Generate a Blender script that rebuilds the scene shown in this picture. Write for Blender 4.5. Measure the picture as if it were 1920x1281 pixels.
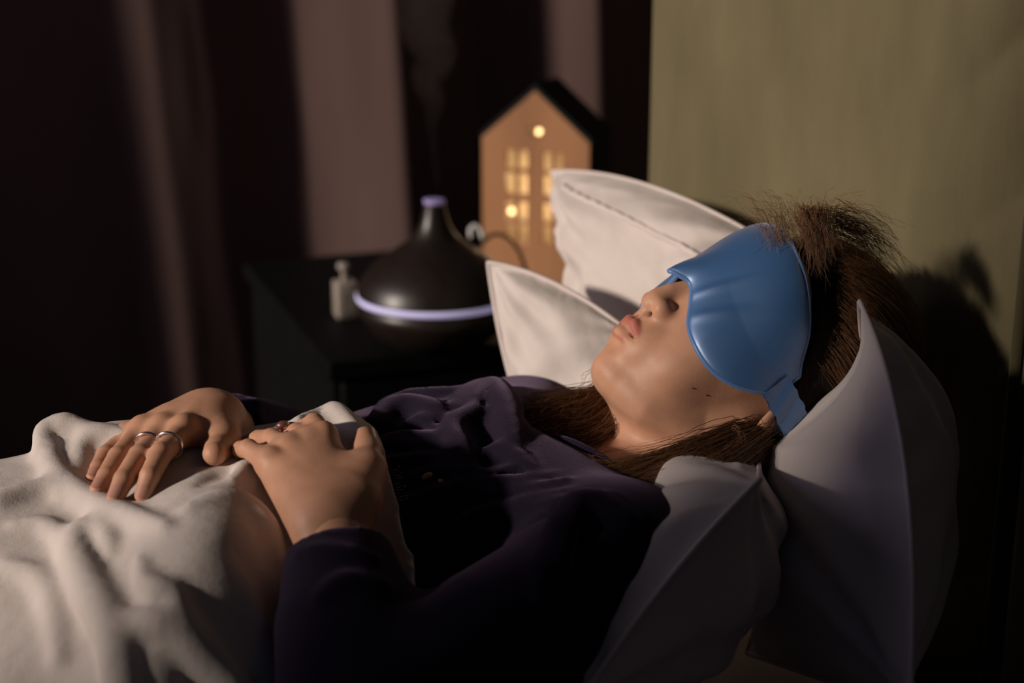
import bpy, math, random
import numpy as np
from math import sin, cos, tan, pi, radians, sqrt, exp
from mathutils import Vector, Matrix

for o in list(bpy.data.objects): bpy.data.objects.remove(o)
SC = bpy.context.scene
COL = SC.collection
rng = np.random.default_rng(7)
random.seed(7)

# ------------------------------------------------------------------ camera, world, sun, exposure
YAW, PITCH, FPX, CZ = radians(20), radians(16.5), 2900.0, 1.22
CAM = np.array([0, 0, CZ])
FW = np.array([sin(YAW)*cos(PITCH), cos(YAW)*cos(PITCH), -sin(PITCH)])
RT = np.array([cos(YAW), -sin(YAW), 0.0])
UP = np.cross(RT, FW)
cd = bpy.data.cameras.new('camera'); cam = bpy.data.objects.new('camera', cd); COL.objects.link(cam)
cam.location = CAM
cam.rotation_euler = Matrix((RT, UP, -FW)).transposed().to_euler()
cd.sensor_width = 36; cd.lens = FPX/1920*36; cd.clip_start = .05
cd.dof.use_dof = True; cd.dof.focus_distance = 1.19; cd.dof.aperture_fstop = 3.8
SC.camera = cam
w = bpy.data.worlds.new('world'); SC.world = w; w.use_nodes = True
bg = w.node_tree.nodes['Background']; bg.inputs[0].default_value = (.50, .62, 1, 1); bg.inputs[1].default_value = .018
sd = bpy.data.lights.new('sun', 'SUN'); sun = bpy.data.objects.new('sun', sd); COL.objects.link(sun)
SUN_DIR = Vector((.92, .10, -.33)).normalized()
sun.rotation_euler = SUN_DIR.to_track_quat('-Z', 'Y').to_euler(); sun.location = (-3, 2, 2.5)
sd.energy = 3.3; sd.angle = radians(4.5); sd.color = (1, .87, .75)
sk = bpy.data.lights.new('fill_lamp', 'AREA'); sko = bpy.data.objects.new('fill_lamp', sk); COL.objects.link(sko)  # added fill lamp, stands in for sky light from the unseen window
sk.shape = 'RECTANGLE'; sk.size = 1.6; sk.size_y = 1.3; sk.energy = 7; sk.color = (.80, .68, .95)
sk.specular_factor = .35
sko.location = (-2.1, 2.2, 1.8); sko.rotation_euler = Vector((1, -.3, -.28)).to_track_quat('-Z', 'Z').to_euler()
vs = SC.view_settings; vs.view_transform = 'Standard'; vs.look = 'None'; vs.gamma = 1; vs.use_curve_mapping = False
vs.exposure = 0.0

# pixel -> point helpers (the photograph is 1920 x 1281)
def ray(px, py): return FW + (px-960)/FPX*RT - (py-640.5)/FPX*UP
def P(px, py, d): return CAM + d*ray(px, py)
def Pax(px, py, ax, v):
    r = ray(px, py); return CAM + r*(v-CAM[ax])/r[ax]
def proj(p):
    q = np.asarray(p, float)-CAM; d = q@FW; return 960+FPX*(q@RT)/d, 640.5-FPX*(q@UP)/d, d

# ------------------------------------------------------------------ materials
def mat(name, col, rough=.8, spec=.3, metal=0, noise=0, nscale=40, nstretch=(1,1,1), bump=0, bscale=300, bstretch=(1,1,1), sheen=0,
        sss=0, emit=None, estr=0, weave=0, bdist=.001, coat=0, trans=0, ior=1.45, srough=.5, sheentint=None, aniso=0, ssrad=(.4,.15,.08), bump2=0, b2scale=20, b2stretch=(1,1,1), b2dist=.01):
    m = bpy.data.materials.new(name); m.use_nodes = True
    nt = m.node_tree; b = nt.nodes['Principled BSDF']; L = nt.links.new
    b.inputs['Base Color'].default_value = (*col, 1); b.inputs['Roughness'].default_value = rough
    b.inputs['Specular IOR Level'].default_value = spec; b.inputs['Metallic'].default_value = metal
    b.inputs['Coat Weight'].default_value = coat; b.inputs['Coat Roughness'].default_value = .5; b.inputs['Coat IOR'].default_value = 1.7; b.inputs['Transmission Weight'].default_value = trans
    b.inputs['IOR'].default_value = ior; b.inputs['Anisotropic'].default_value = aniso
    if sheen:
        b.inputs['Sheen Weight'].default_value = sheen; b.inputs['Sheen Roughness'].default_value = srough
        if sheentint: b.inputs['Sheen Tint'].default_value = (*sheentint, 1)
    if sss:
        b.inputs['Subsurface Weight'].default_value = sss; b.inputs['Subsurface Radius'].default_value = ssrad
        b.inputs['Subsurface Scale'].default_value = .012
    if emit:
        b.inputs['Emission Color'].default_value = (*emit, 1); b.inputs['Emission Strength'].default_value = estr
    tc = nt.nodes.new('ShaderNodeTexCoord')
    def tex(scale, stretch, detail=4):
        mp = nt.nodes.new('ShaderNodeMapping'); mp.inputs['Scale'].default_value = stretch
        n = nt.nodes.new('ShaderNodeTexNoise'); n.inputs['Scale'].default_value = scale; n.inputs['Detail'].default_value = detail
        L(tc.outputs['Object'], mp.inputs[0]); L(mp.outputs[0], n.inputs['Vector']); return n
    if noise:
        n = tex(nscale, nstretch); mr = nt.nodes.new('ShaderNodeMapRange')
        mr.inputs[1].default_value = .3; mr.inputs[2].default_value = .7
        mr.inputs[3].default_value = 1-noise; mr.inputs[4].default_value = 1+noise*.6
        mx = nt.nodes.new('ShaderNodeVectorMath'); mx.operation = 'SCALE'; mx.inputs[0].default_value = col
        L(n.outputs[0], mr.inputs[0]); L(mr.outputs[0], mx.inputs['Scale']); L(mx.outputs[0], b.inputs['Base Color'])
    prev = None
    for (st, sc_, stre, dist) in ((bump2, b2scale, b2stretch, b2dist), (bump, bscale, bstretch, bdist)):
        if st:
            n = tex(sc_, stre, 6); bp = nt.nodes.new('ShaderNodeBump'); bp.inputs['Strength'].default_value = st
            bp.inputs['Distance'].default_value = dist; L(n.outputs[0], bp.inputs['Height'])
            if prev: L(prev.outputs[0], bp.inputs['Normal'])
            prev = bp
    if prev: L(prev.outputs[0], b.inputs['Normal'])
    return m

M = dict(
    skin=mat('skin', (.54, .285, .18), .48, .35, sss=.2, noise=.10, nscale=60, bump=.25, bscale=900, bdist=.0006),
    lip=mat('lip', (.50, .14, .11), .38, .5, sss=.2, bump=.2, bscale=700, bdist=.0005),
    nail=mat('nail', (.50, .25, .19), .33, .5),
    cotton=mat('cotton', (.62, .55, .51), .85, .2, noise=.04, nscale=15, bump=.35, bscale=1200, bdist=.0005, sheen=.1,
               bump2=.35, b2scale=26, b2dist=.006),
    linen=mat('linen', (.60, .53, .49), .9, .15, noise=.05, nscale=20, bump=.4, bscale=900, bdist=.0006, bump2=.45, b2scale=18, b2dist=.008, b2stretch=(1,1.6,1)),
    shirt=mat('shirt', (.013, .009, .020), .9, .1, noise=.15, nscale=200, bump=.5, bscale=800, bdist=.001, sheen=.28, srough=.45, sheentint=(.72, .52, .80)),
    satin=mat('satin', (.020, .135, .37), .50, 1.0, ior=1.7, metal=.35, coat=.9, bump=.08, bscale=12, bdist=.004, sheen=1.0, srough=.35, sheentint=(.85, .78, .95), bump2=.2, b2scale=1500, b2dist=.0002),
    satin_edge=mat('satin_edge', (.08, .20, .46), .4, .6, sheen=.4),
    hair=mat('hair', (.21, .102, .046), .42, .5),
    hairdark=mat('hairdark', (.012, .006, .004), .7, .2, bump=.8, bscale=220, bstretch=(1, 1, .12), bdist=.004),
    curtain=mat('curtain', (.125, .076, .068), .9, .15, noise=.15, nscale=6, nstretch=(1, 1, .2), bump=.4, bscale=700, sheen=.15),
    velvet=mat('velvet', (.140, .118, .064), .85, .15, noise=.22, nscale=9, nstretch=(1, 1, .5), bump=.35, bscale=1000, bdist=.0005, sheen=.35,
               srough=.5, sheentint=(.75, .65, .40), bump2=.4, b2scale=7, b2stretch=(1, 2.2, .35), b2dist=.02),
    piping=mat('piping', (.07, .058, .026), .85, .15, sheen=.3),
    black=mat('black', (.0035, .0037, .004), .6, .12, noise=.2, nscale=12),
    blackedge=mat('blackedge', (.02, .017, .014), .35, .4),
    wenge=mat('wenge', (.013, .008, .006), .40, .6, noise=.3, nscale=60, nstretch=(1, 1, .2), bump=.15, bscale=150, bstretch=(1, 1, .1)),
    ledring=mat('ledring', (.6, .6, .9), .4, emit=(.50, .44, .72), estr=.36),
    lednozzle=mat('lednozzle', (.3, .25, .5), .4, emit=(.42, .32, .62), estr=.13),
    pine=mat('pine', (.36, .17, .078), .6, .3, noise=.25, nscale=14, nstretch=(1, 1, .12), bump=.2, bscale=90, bstretch=(1, 1, .1)),
    palewood=mat('palewood', (.55, .42, .27), .6, .3, noise=.2, nscale=14, nstretch=(1, 1, .12)),
    slate=mat('slate', (.008, .009, .009), .7, .2, noise=.2),
    bulb=mat('bulb', (1, .8, .5), .4, emit=(1, .66, .30), estr=3.5),
    glassy=mat('glassy', (.60, .52, .44), .12, .6, trans=.45),
    label=mat('label', (.36, .31, .27), .8, .1, noise=.15, nscale=60, nstretch=(1, 1, 6)),
    gold=mat('gold', (.50, .32, .10), .6, .4, noise=.3, nscale=400),
    silver=mat('silver', (.85, .74, .72), .18, .5, metal=1),
    stone=mat('stone', (.20, .07, .045), .12, .8, trans=.3, coat=.5),
    bronze=mat('bronze', (.20, .08, .05), .3, .5, metal=.9),
    white=mat('white', (.62, .60, .58), .5, .3),
    wall=mat('wall', (.06, .05, .045), .9, .1, noise=.1, nscale=8, bump=.2, bscale=200),
    floor=mat('floor', (.05, .03, .02), .5, .3, noise=.3, nscale=5, nstretch=(1, 8, 1)),
    piping_white=mat('piping_white', (.64, .56, .53), .8, .2),
)
nt = M['skin'].node_tree; b_ = nt.nodes['Principled BSDF']; at_ = nt.nodes.new('ShaderNodeAttribute'); at_.attribute_name = 'lips'
mx_ = nt.nodes.new('ShaderNodeMix'); mx_.data_type = 'RGBA'; src_ = b_.inputs['Base Color'].links[0].from_socket
nt.links.new(at_.outputs['Fac'], mx_.inputs['Factor']); nt.links.new(src_, mx_.inputs['A']); mx_.inputs['B'].default_value = (.44, .15, .11, 1); nt.links.new(mx_.outputs['Result'], b_.inputs['Base Color'])
# mist: a thin scattering volume, denser in noisy wisps
mm = bpy.data.materials.new('mist'); mm.use_nodes = True; nt = mm.node_tree
nt.nodes.remove(nt.nodes['Principled BSDF']); vol = nt.nodes.new('ShaderNodeVolumeScatter')
nz = nt.nodes.new('ShaderNodeTexNoise'); nz.inputs['Scale'].default_value = 26; nz.inputs['Detail'].default_value = 2; nz.inputs['Distortion'].default_value = 1.2
mr = nt.nodes.new('ShaderNodeMapRange'); mr.inputs[1].default_value = .45; mr.inputs[2].default_value = .75; mr.inputs[3].default_value = 0; mr.inputs[4].default_value = 3.2
nt.links.new(nz.outputs[0], mr.inputs[0]); nt.links.new(mr.outputs[0], vol.inputs['Density'])
vol.inputs['Color'].default_value = (.85, .68, .60, 1)
nt.links.new(vol.outputs[0], nt.nodes['Material Output'].inputs['Volume']); M['mist'] = mm

# ------------------------------------------------------------------ object helpers
def tag(o, label=None, cat=None, group=None, kind=None):
    if label: o['label'] = label
    if cat: o['category'] = cat
    if group: o['group'] = group
    if kind: o['kind'] = kind
    return o
def empty(name, loc=(0, 0, 0)):
    o = bpy.data.objects.new(name, None); COL.objects.link(o); o.location = loc; o.empty_display_size = .05
    return o
def mesh_obj(name, V, F, material, parent=None, smooth=True):
    """V in world coordinates; the parent is never rotated or scaled, so subtracting its place is enough"""
    me = bpy.data.meshes.new(name)
    V = np.asarray(V, float)
    off = np.zeros(3)
    q = parent
    while q is not None:
        off += np.array(q.location); q = q.parent
    c = V.mean(0) if len(V) else np.zeros(3)
    if parent is None: loc = c
    else: loc = c - off
    base = c
    me.vertices.add(len(V)); me.vertices.foreach_set('co', (V-base).astype(np.float32).ravel())
    if isinstance(F, np.ndarray):
        n, k = F.shape
        me.loops.add(n*k); me.loops.foreach_set('vertex_index', F.astype(np.int32).ravel())
        me.polygons.add(n); me.polygons.foreach_set('loop_start', np.arange(0, n*k, k, dtype=np.int32))
        me.polygons.foreach_set('loop_total', np.full(n, k, np.int32))
    else:
        tot = sum(len(f) for f in F)
        me.loops.add(tot); me.loops.foreach_set('vertex_index', np.array([i for f in F for i in f], np.int32))
        me.polygons.add(len(F))
        st = np.cumsum([0]+[len(f) for f in F[:-1]]).astype(np.int32)
        me.polygons.foreach_set('loop_start', st); me.polygons.foreach_set('loop_total', np.array([len(f) for f in F], np.int32))
    me.update(calc_edges=True); me.validate()
    me.polygons.foreach_set('use_smooth', np.full(len(me.polygons), smooth))
    ms = material if isinstance(material, (list, tuple)) else [material]
    for m_ in ms: me.materials.append(m_)
    o = bpy.data.objects.new(name, me); COL.objects.link(o); o.location = loc
    if parent is not None: o.parent = parent
    return o
class MB:
    """collects simple shapes into one mesh"""
    def __init__(s): s.V = []; s.F = []; s.n = 0
    def add(s, V, F):
        s.V += [tuple(v) for v in V]; s.F += [tuple(i+s.n for i in f) for f in F]; s.n = len(s.V); return s
    def box(s, lo, hi, M4=None, b=0.0):
        lo = np.array(lo, float); hi = np.array(hi, float)
        if b <= 0:
            V = [(x, y, z) for x in (lo[0], hi[0]) for y in (lo[1], hi[1]) for z in (lo[2], hi[2])]
            F = [(0, 1, 3, 2), (4, 6, 7, 5), (0, 4, 5, 1), (2, 3, 7, 6), (0, 2, 6, 4), (1, 5, 7, 3)]
        else:
            import bmesh
            bm = bmesh.new(); bmesh.ops.create_cube(bm, size=1)
            for v in bm.verts: v.co = Vector(((lo+hi)/2 + np.array(v.co)*(hi-lo)))
            bmesh.ops.bevel(bm, geom=list(bm.edges), offset=b, segments=3, affect='EDGES', profile=.5)
            bm.verts.index_update()
            V = [tuple(v.co) for v in bm.verts]; F = [tuple(v.index for v in f.verts) for f in bm.faces]; bm.free()
        if M4 is not None: V = [tuple(M4 @ Vector(v)) for v in V]
        return s.add(V, F)
    def tube(s, pts, r, n=10, closed=False, caps=True):
        pts = np.asarray(pts, float); K = len(pts); r = np.broadcast_to(r, (K,))
        V = []; prevn = None
        for i in range(K):
            a = pts[(i-1) % K] if (closed or i) else pts[i]; b = pts[(i+1) % K] if (closed or i < K-1) else pts[i]
            t = b-a; t = t/(np.linalg.norm(t)+1e-9)
            if prevn is None:
                h = np.array([0, 0, 1.]) if abs(t[2]) < .9 else np.array([1., 0, 0]); nn = np.cross(t, h)
            else: nn = prevn - t*(prevn@t)
            nn /= np.linalg.norm(nn)+1e-9; bb = np.cross(t, nn); prevn = nn
            for j in range(n):
                a_ = 2*pi*j/n; V.append(pts[i]+r[i]*(cos(a_)*nn+sin(a_)*bb))
        F = []
        for i in range(K if closed else K-1):
            for j in range(n):
                i2 = (i+1) % K; F.append((i*n+j, i*n+(j+1) % n, i2*n+(j+1) % n, i2*n+j))
        if not closed and caps: F.append(tuple(range(n))[::-1]); F.append(tuple((K-1)*n+j for j in range(n)))
        return s.add(V, F)
    def lathe(s, prof, c, n=48, M4=None):
        V = []; F = []
        for (r, z) in prof:
            for j in range(n): V.append((c[0]+r*cos(2*pi*j/n), c[1]+r*sin(2*pi*j/n), c[2]+z))
        for i in range(len(prof)-1):
            for j in range(n): F.append((i*n+j, i*n+(j+1) % n, (i+1)*n+(j+1) % n, (i+1)*n+j))
        if prof[0][0] > 1e-6: F.append(tuple(range(n))[::-1])
        if prof[-1][0] > 1e-6: F.append(tuple((len(prof)-1)*n+j for j in range(n)))
        return s.add(V, F)
    def obj(s, name, m, parent=None, smooth=False): return mesh_obj(name, s.V, s.F, m, parent, smooth)
def spline(pts, n):
    """Catmull-Rom through pts, n samples"""
    p = np.asarray(pts, float); p = np.vstack([2*p[0]-p[1], p, 2*p[-1]-p[-2]]); K = len(p)-3
    out = []
    for t in np.linspace(0, K-1e-6, n):
        i = int(t); f = t-i; a, b, c, d = p[i:i+4]
        out.append(.5*((2*b)+(c-a)*f+(2*a-5*b+4*c-d)*f*f+(3*b-a-3*c+d)*f**3))
    return np.array(out)
def value_noise(seed, X, Y, freq, octv=3):
    """smooth 2-d noise in numpy, about -1..1"""
    r = np.random.default_rng(seed); out = 0; amp = 1; tot = 0
    for _ in range(octv):
        n = 64; g = r.uniform(-1, 1, (n, n)); x = X*freq; y = Y*freq
        xi = np.floor(x).astype(int); yi = np.floor(y).astype(int); fx = x-xi; fy = y-yi
        fx = fx*fx*(3-2*fx); fy = fy*fy*(3-2*fy)
        a = g[xi % n, yi % n]; b = g[(xi+1) % n, yi % n]; c = g[xi % n, (yi+1) % n]; d = g[(xi+1) % n, (yi+1) % n]
        out = out + amp*((a*(1-fx)+b*fx)*(1-fy)+(c*(1-fx)+d*fx)*fy); tot += amp; amp *= .5; freq *= 2.03
    return out/tot

# ------------------------------------------------------------------ sculpting with distance fields
class Field:
    def __init__(s, lo, hi, h):
        s.lo = np.array(lo, float); s.h = h; s.n = np.ceil((np.array(hi)-s.lo)/h).astype(int)+1
        s.a = np.full(s.n, .2, np.float32)
        s.ax = [(s.lo[i]+h*np.arange(s.n[i])).astype(np.float32) for i in range(3)]
    def sub(s, lo, hi):
        i0 = np.clip(np.floor((np.array(lo)-s.lo)/s.h).astype(int), 0, s.n); i1 = np.clip(np.ceil((np.array(hi)-s.lo)/s.h).astype(int)+1, 0, s.n)
        sl = tuple(slice(a, b) for a, b in zip(i0, i1))
        X = s.ax[0][sl[0]][:, None, None]; Y = s.ax[1][sl[1]][None, :, None]; Z = s.ax[2][sl[2]][None, None, :]
        return sl, X, Y, Z
    def put(s, sl, d, k, op):
        a = s.a[sl]
        if a.size == 0: return
        if op == 'sub': a2, b2 = -a, d
        elif op == 'and': a2, b2 = -a, -d
        else: a2, b2 = a, d
        if k > 0:
            hh = np.maximum(k-np.abs(a2-b2), 0)/k; m = np.minimum(a2, b2)-hh*hh*k*.25
        else: m = np.minimum(a2, b2)
        s.a[sl] = -m if op in ('sub', 'and') else m
    def line(s, pts, rad, k=.01, op='add', sq=None):
        """chain of round cones; sq = (axis vector, factor) flattens the section along an axis"""
        pts = np.asarray(pts, float).reshape(-1, 3); rad = np.broadcast_to(rad, (len(pts),)).astype(float)
        mg = k+.01+rad.max()
        if sq is not None: mg += rad.max()*.6
        lo = pts.min(0)-mg; hi = pts.max(0)+mg
        sl, X, Y, Z = s.sub(lo, hi)
        D = None
        segs = [(pts[0], pts[0], rad[0], rad[0])] if len(pts) == 1 else [(pts[i], pts[i+1], rad[i], rad[i+1]) for i in range(len(pts)-1)]
        for a, b, ra, rb in segs:
            ab = b-a; L2 = float(ab@ab)+1e-12
            dx, dy, dz = X-a[0], Y-a[1], Z-a[2]
            t = np.clip((dx*ab[0]+dy*ab[1]+dz*ab[2])/L2, 0, 1)
            dx = dx-t*ab[0]; dy = dy-t*ab[1]; dz = dz-t*ab[2]
            if sq is not None:
                q = dx*sq[0][0]+dy*sq[0][1]+dz*sq[0][2]; q2 = q*(sq[1]-1)
                dx = dx+q2*sq[0][0]; dy = dy+q2*sq[0][1]; dz = dz+q2*sq[0][2]
            d = np.sqrt(dx*dx+dy*dy+dz*dz)-(ra+(rb-ra)*t)
            D = d if D is None else np.minimum(D, d)
        s.put(sl, D.astype(np.float32), k, op)
    def ell(s, c, r, k=.01, op='add', Rm=None):
        c = np.array(c, float); r = np.array(r, float); mg = r.max()+k+.012
        if Rm is None: lo, hi = c-r-k-.012, c+r+k+.012
        else: lo, hi = c-mg, c+mg
        sl, X, Y, Z = s.sub(lo, hi)
        x, y, z = X-c[0], Y-c[1], Z-c[2]
        if Rm is not None:
            x, y, z = (x*Rm[0][i]+y*Rm[1][i]+z*Rm[2][i] for i in range(3)) if False else [x*Rm[i][0]+y*Rm[i][1]+z*Rm[i][2] for i in range(3)]
        k0 = np.sqrt((x/r[0])**2+(y/r[1])**2+(z/r[2])**2); k1 = np.sqrt((x/r[0]**2)**2+(y/r[1]**2)**2+(z/r[2]**2)**2)+1e-6
        s.put(sl, (k0*(k0-1)/k1).astype(np.float32), k, op)
    def sample(s, p):
        q = (np.atleast_2d(p)-s.lo)/s.h; q = np.clip(q, 0, np.array(s.n)-1.001); i = q.astype(int); f = q-i; a = s.a; v = 0
        for dx in (0, 1):
            for dy in (0, 1):
                for dz in (0, 1):
                    wt = (f[:, 0] if dx else 1-f[:, 0])*(f[:, 1] if dy else 1-f[:, 1])*(f[:, 2] if dz else 1-f[:, 2])
                    v = v+wt*a[i[:, 0]+dx, i[:, 1]+dy, i[:, 2]+dz]
        return v
    def hit(s, px, py, d0=.8, d1=1.7):
        """the first point of the surface along the sight line through a pixel"""
        ds = np.arange(d0, d1, s.h*.7); r = ray(px, py); pts = CAM+ds[:, None]*r
        inside = np.all((pts > s.lo) & (pts < s.lo+s.h*(s.n-1)), axis=1); v = np.where(inside, s.sample(pts), 1)
        j = np.where(v < 0)[0]
        if len(j) == 0: j = [int(np.argmin(v))]
        return pts[j[0]]
    def mesh(s, smooth=1):
        a = s.a; neg = a < 0
        c = [neg[dx:a.shape[0]-1+dx, dy:a.shape[1]-1+dy, dz:a.shape[2]-1+dz] for dx in (0, 1) for dy in (0, 1) for dz in (0, 1)]
        cnt = sum(x.astype(np.int8) for x in c); act = (cnt > 0) & (cnt < 8); I = np.argwhere(act)
        idx = np.full(act.shape, -1, np.int32); idx[act] = np.arange(len(I), dtype=np.int32)
        acc = np.zeros((len(I), 3)); num = np.zeros(len(I))
        cor = [(x, y, z) for x in (0, 1) for y in (0, 1) for z in (0, 1)]
        val = {q: a[I[:, 0]+q[0], I[:, 1]+q[1], I[:, 2]+q[2]] for q in cor}
        for p in cor:
            for ax in range(3):
                if p[ax] == 0:
                    q = list(p); q[ax] = 1; q = tuple(q); va, vb = val[p], val[q]; m = (va < 0) != (vb < 0)
                    t = va[m]/(va[m]-vb[m]); pt = np.tile(np.array(p, float), (m.sum(), 1)); pt[:, ax] = t
                    acc[m] += pt; num[m] += 1
        V = s.lo+s.h*(I+acc/num[:, None])
        F = []
        for ax in range(3):
            o1, o2 = [(1, 2), (2, 0), (0, 1)][ax]
            sl0 = [slice(None)]*3; sl1 = [slice(None)]*3; sl0[ax] = slice(0, -1); sl1[ax] = slice(1, None)
            e = neg[tuple(sl0)] != neg[tuple(sl1)]; E = np.argwhere(e)
            E = E[(E[:, o1] > 0) & (E[:, o2] > 0) & (E[:, o1] < a.shape[o1]-1) & (E[:, o2] < a.shape[o2]-1)]
            d1 = np.zeros(3, int); d1[o1] = 1; d2 = np.zeros(3, int); d2[o2] = 1
            g = lambda Q: idx[Q[:, 0], Q[:, 1], Q[:, 2]]
            quad = np.stack([g(E-d1-d2), g(E-d2), g(E), g(E-d1)], 1); fl = neg[E[:, 0], E[:, 1], E[:, 2]]
            quad[~fl] = quad[~fl][:, ::-1]; F.append(quad)
        F = np.vstack(F); F = F[(F >= 0).all(1)]
        for _ in range(smooth):
            S = np.zeros_like(V); N_ = np.zeros(len(V))
            for i in range(4):
                j = (i+1) % 4
                for u_, v_ in ((F[:, i], F[:, j]), (F[:, j], F[:, i])):
                    for k_ in range(3): S[:, k_] += np.bincount(u_, weights=V[v_, k_], minlength=len(V))
                    N_ += np.bincount(u_, minlength=len(V))
            V = .5*V+.5*S/np.maximum(N_, 1)[:, None]
        return V, F
def grid_faces(nu, nv, closed_u=False, off=0):
    i = np.arange(nu if closed_u else nu-1)[:, None]; j = np.arange(nv-1)[None, :]
    i2 = (i+1) % nu
    return np.stack([(i*nv+j).ravel(), (i2*nv+j).ravel() if closed_u else ((i+1)*nv+j).ravel(),
                     (i2*nv+j+1).ravel() if closed_u else ((i+1)*nv+j+1).ravel(), (i*nv+j+1).ravel()], 1)+off

# ================================================================== THE SETTING
tag(MB().box((-2.35, -1.6, -.05), (1.75, 3.85, 0)).obj('floor', M['floor']), kind='structure')
tag(MB().box((-2.35, 3.75, 0), (1.75, 3.85, 2.7)).obj('wall_back', M['wall']), kind='structure')
tag(MB().box((.90, -1.6, 0), (1.0, 1.78, 2.7)).box((.90, 1.78, 0), (1.72, 1.90, 2.7)).obj('wall_right', M['wall']), kind='structure')
tag(MB().box((1.62, 1.9, 0), (1.72, 3.75, 2.7)).obj('wall_niche', M['wall']), kind='structure')

wl_ = MB()  # unseen wall, its opening shaped to keep sun off the near side
for lo, hi in (((-2.35, -1.6, 0), (-2.25, .63, 2.7)), ((-2.35, .63, 0), (-2.25, 3.75, .8)), ((-2.35, 3.55, .8), (-2.25, 3.75, 2.7))): wl_.box(lo, hi)
tag(wl_.obj('shade_wall_left', M['wall']), kind='structure')
wf = MB()  # unseen frame, added round the opening that trims the sun
for lo, hi in (((-2.34, .63, .8), (-2.24, .68, 2.7)), ((-2.34, .68, .8), (-2.24, 3.55, .85)), ((-2.34, 3.50, .8), (-2.24, 3.55, 2.7))): wf.box(lo, hi)
tag(wf.obj('unseen_window', M['white']), kind='structure')

# curtain: deep hanging folds; the faces turned to the left catch the sun
YB = 2.90
knots = [(-640, .0), (-560, -.34), (-480, -.30), (-380, .04), (-200, .02), (60, .05), (228, .07), (300, -.01), (400, .02), (520, .11), (572, .11), (740, -.11), (800, -.05), (900, .08),  # first deep fold, out of view, is added to shade the left part
         (1005, .10), (1112, -.055), (1160, 0), (1230, .08), (1400, -.06), (1560, .05)]
CM = .07
def on_curt(px):
    r = ray(px, 300); t = (YB+CM*.75)/(r[1]+CM*r[0]); return t*r[0]
kx = np.array([on_curt(k[0]) for k in knots]); ky = np.array([k[1] for k in knots])
nu, nv = 900, 60
U_ = np.linspace(kx[0], kx[-1], nu)
yy = np.interp(U_, kx, ky)
ker = np.hanning(21); ker /= ker.sum(); yy = np.convolve(np.pad(yy, 10, 'edge'), ker, 'valid')
Zc = np.linspace(.02, 2.62, nv)
X = U_[:, None]+0*Zc[None, :]; Y = YB-CM*(U_[:, None]-.75)+yy[:, None]*.42*(1-.10*(Zc[None, :]-.6))+.006*value_noise(3, X*1.0, Zc[None, :]*.25+0*X, 7, 3)
X = X+.03*(Zc[None, :]-1.0)*np.sin(U_[:, None]*5)*-.3 - .045*(Zc[None, :]-.9)
V = np.stack([X, Y, Zc[None, :]+0*X], -1).reshape(-1, 3)
V2 = V+np.array([0, .004, 0])
F = np.vstack([grid_faces(nu, nv), grid_faces(nu, nv, off=len(V))[:, ::-1]])
tag(mesh_obj('curtain', np.vstack([V, V2]), F, M['curtain']), 'mauve brown floor-length curtain hanging in deep folds behind the nightstand', 'curtain')

# ================================================================== THE BED
HX = .79
head = tag(empty('headboard', (HX, 1.1, .3)), 'olive green velvet headboard with a vertical piped seam', 'headboard')
def panel(y0, y1, name):
    nu, nv = 260, 180
    s = np.linspace(0, 1, nu)[:, None]; t = np.linspace(0, 1, nv)[None, :]
    Yp = y0+(y1-y0)*s+0*t; Zp = .25+1.5*t+0*s
    edge = 1-np.clip(np.minimum(s*(y1-y0), (1-s)*(y1-y0))/.045, 0, 1); edge = np.maximum(edge, (.92*(1-np.clip(s*(y1-y0)/.17, 0, 1))**1.3 if y0 > 1 else 0)+0*t); edgeT = 1-np.clip((1-t)*1.5/.05, 0, 1)
    bul = -.055*(np.maximum(edge, edgeT)**2.4)
    # fullness gathers into the seam at the near side of the far panel
    dn = np.clip(1-(Yp-y0)/.17, 0, 1)**1.6
    wr = np.abs(np.sin(Zp*21+Yp*26+2.2*value_noise(5, Yp, Zp, 5)))**.7*dn*.012
    wv = .006*value_noise(8, Yp, Zp*.22, 16, 3)*np.clip(1-(Yp-y0)/.45, .12, 1)
    Xp = HX-bul-(wr if y0 > 1 else 0)-wv
    V = np.stack([Xp, Yp, Zp], -1).reshape(-1, 3)
    B = V.copy(); B[:, 0] = HX+.10
    F = np.vstack([grid_faces(nu, nv), grid_faces(nu, nv, off=len(V))[:, ::-1]])
    rim = [i*nv for i in range(nu)]+[(nu-1)*nv+j for j in range(1, nv)]+[i*nv+nv-1 for i in range(nu-2, -1, -1)]+[j for j in range(nv-2, 0, -1)]
    n = len(V); rim = np.array(rim); r2 = np.roll(rim, -1)
    F = np.vstack([F, np.stack([rim, rim+n, r2+n, r2], 1)])
    return mesh_obj(name, np.vstack([V, B]), F, M['velvet'], head)
ysm = Pax(1893, 500, 0, HX)[1]; yfar = Pax(1209, 200, 0, HX+.01)[1]
panel(ysm+.004, yfar, 'padded_panel'); panel(ysm-.74, ysm-.004, 'padded_panel')
MB().tube([(HX-.004+.02, ysm, z) for z in np.linspace(.25, 1.75, 30)], .0055, 8).obj('piping', M['piping'], head, True)
MB().box((HX+.04, ysm-.72, 0), (HX+.09, ysm-.66, .26)).obj('leg', M['black'], head)
MB().box((HX+.04, yfar-.08, 0), (HX+.09, yfar-.02, .26)).obj('leg', M['black'], head)

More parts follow.
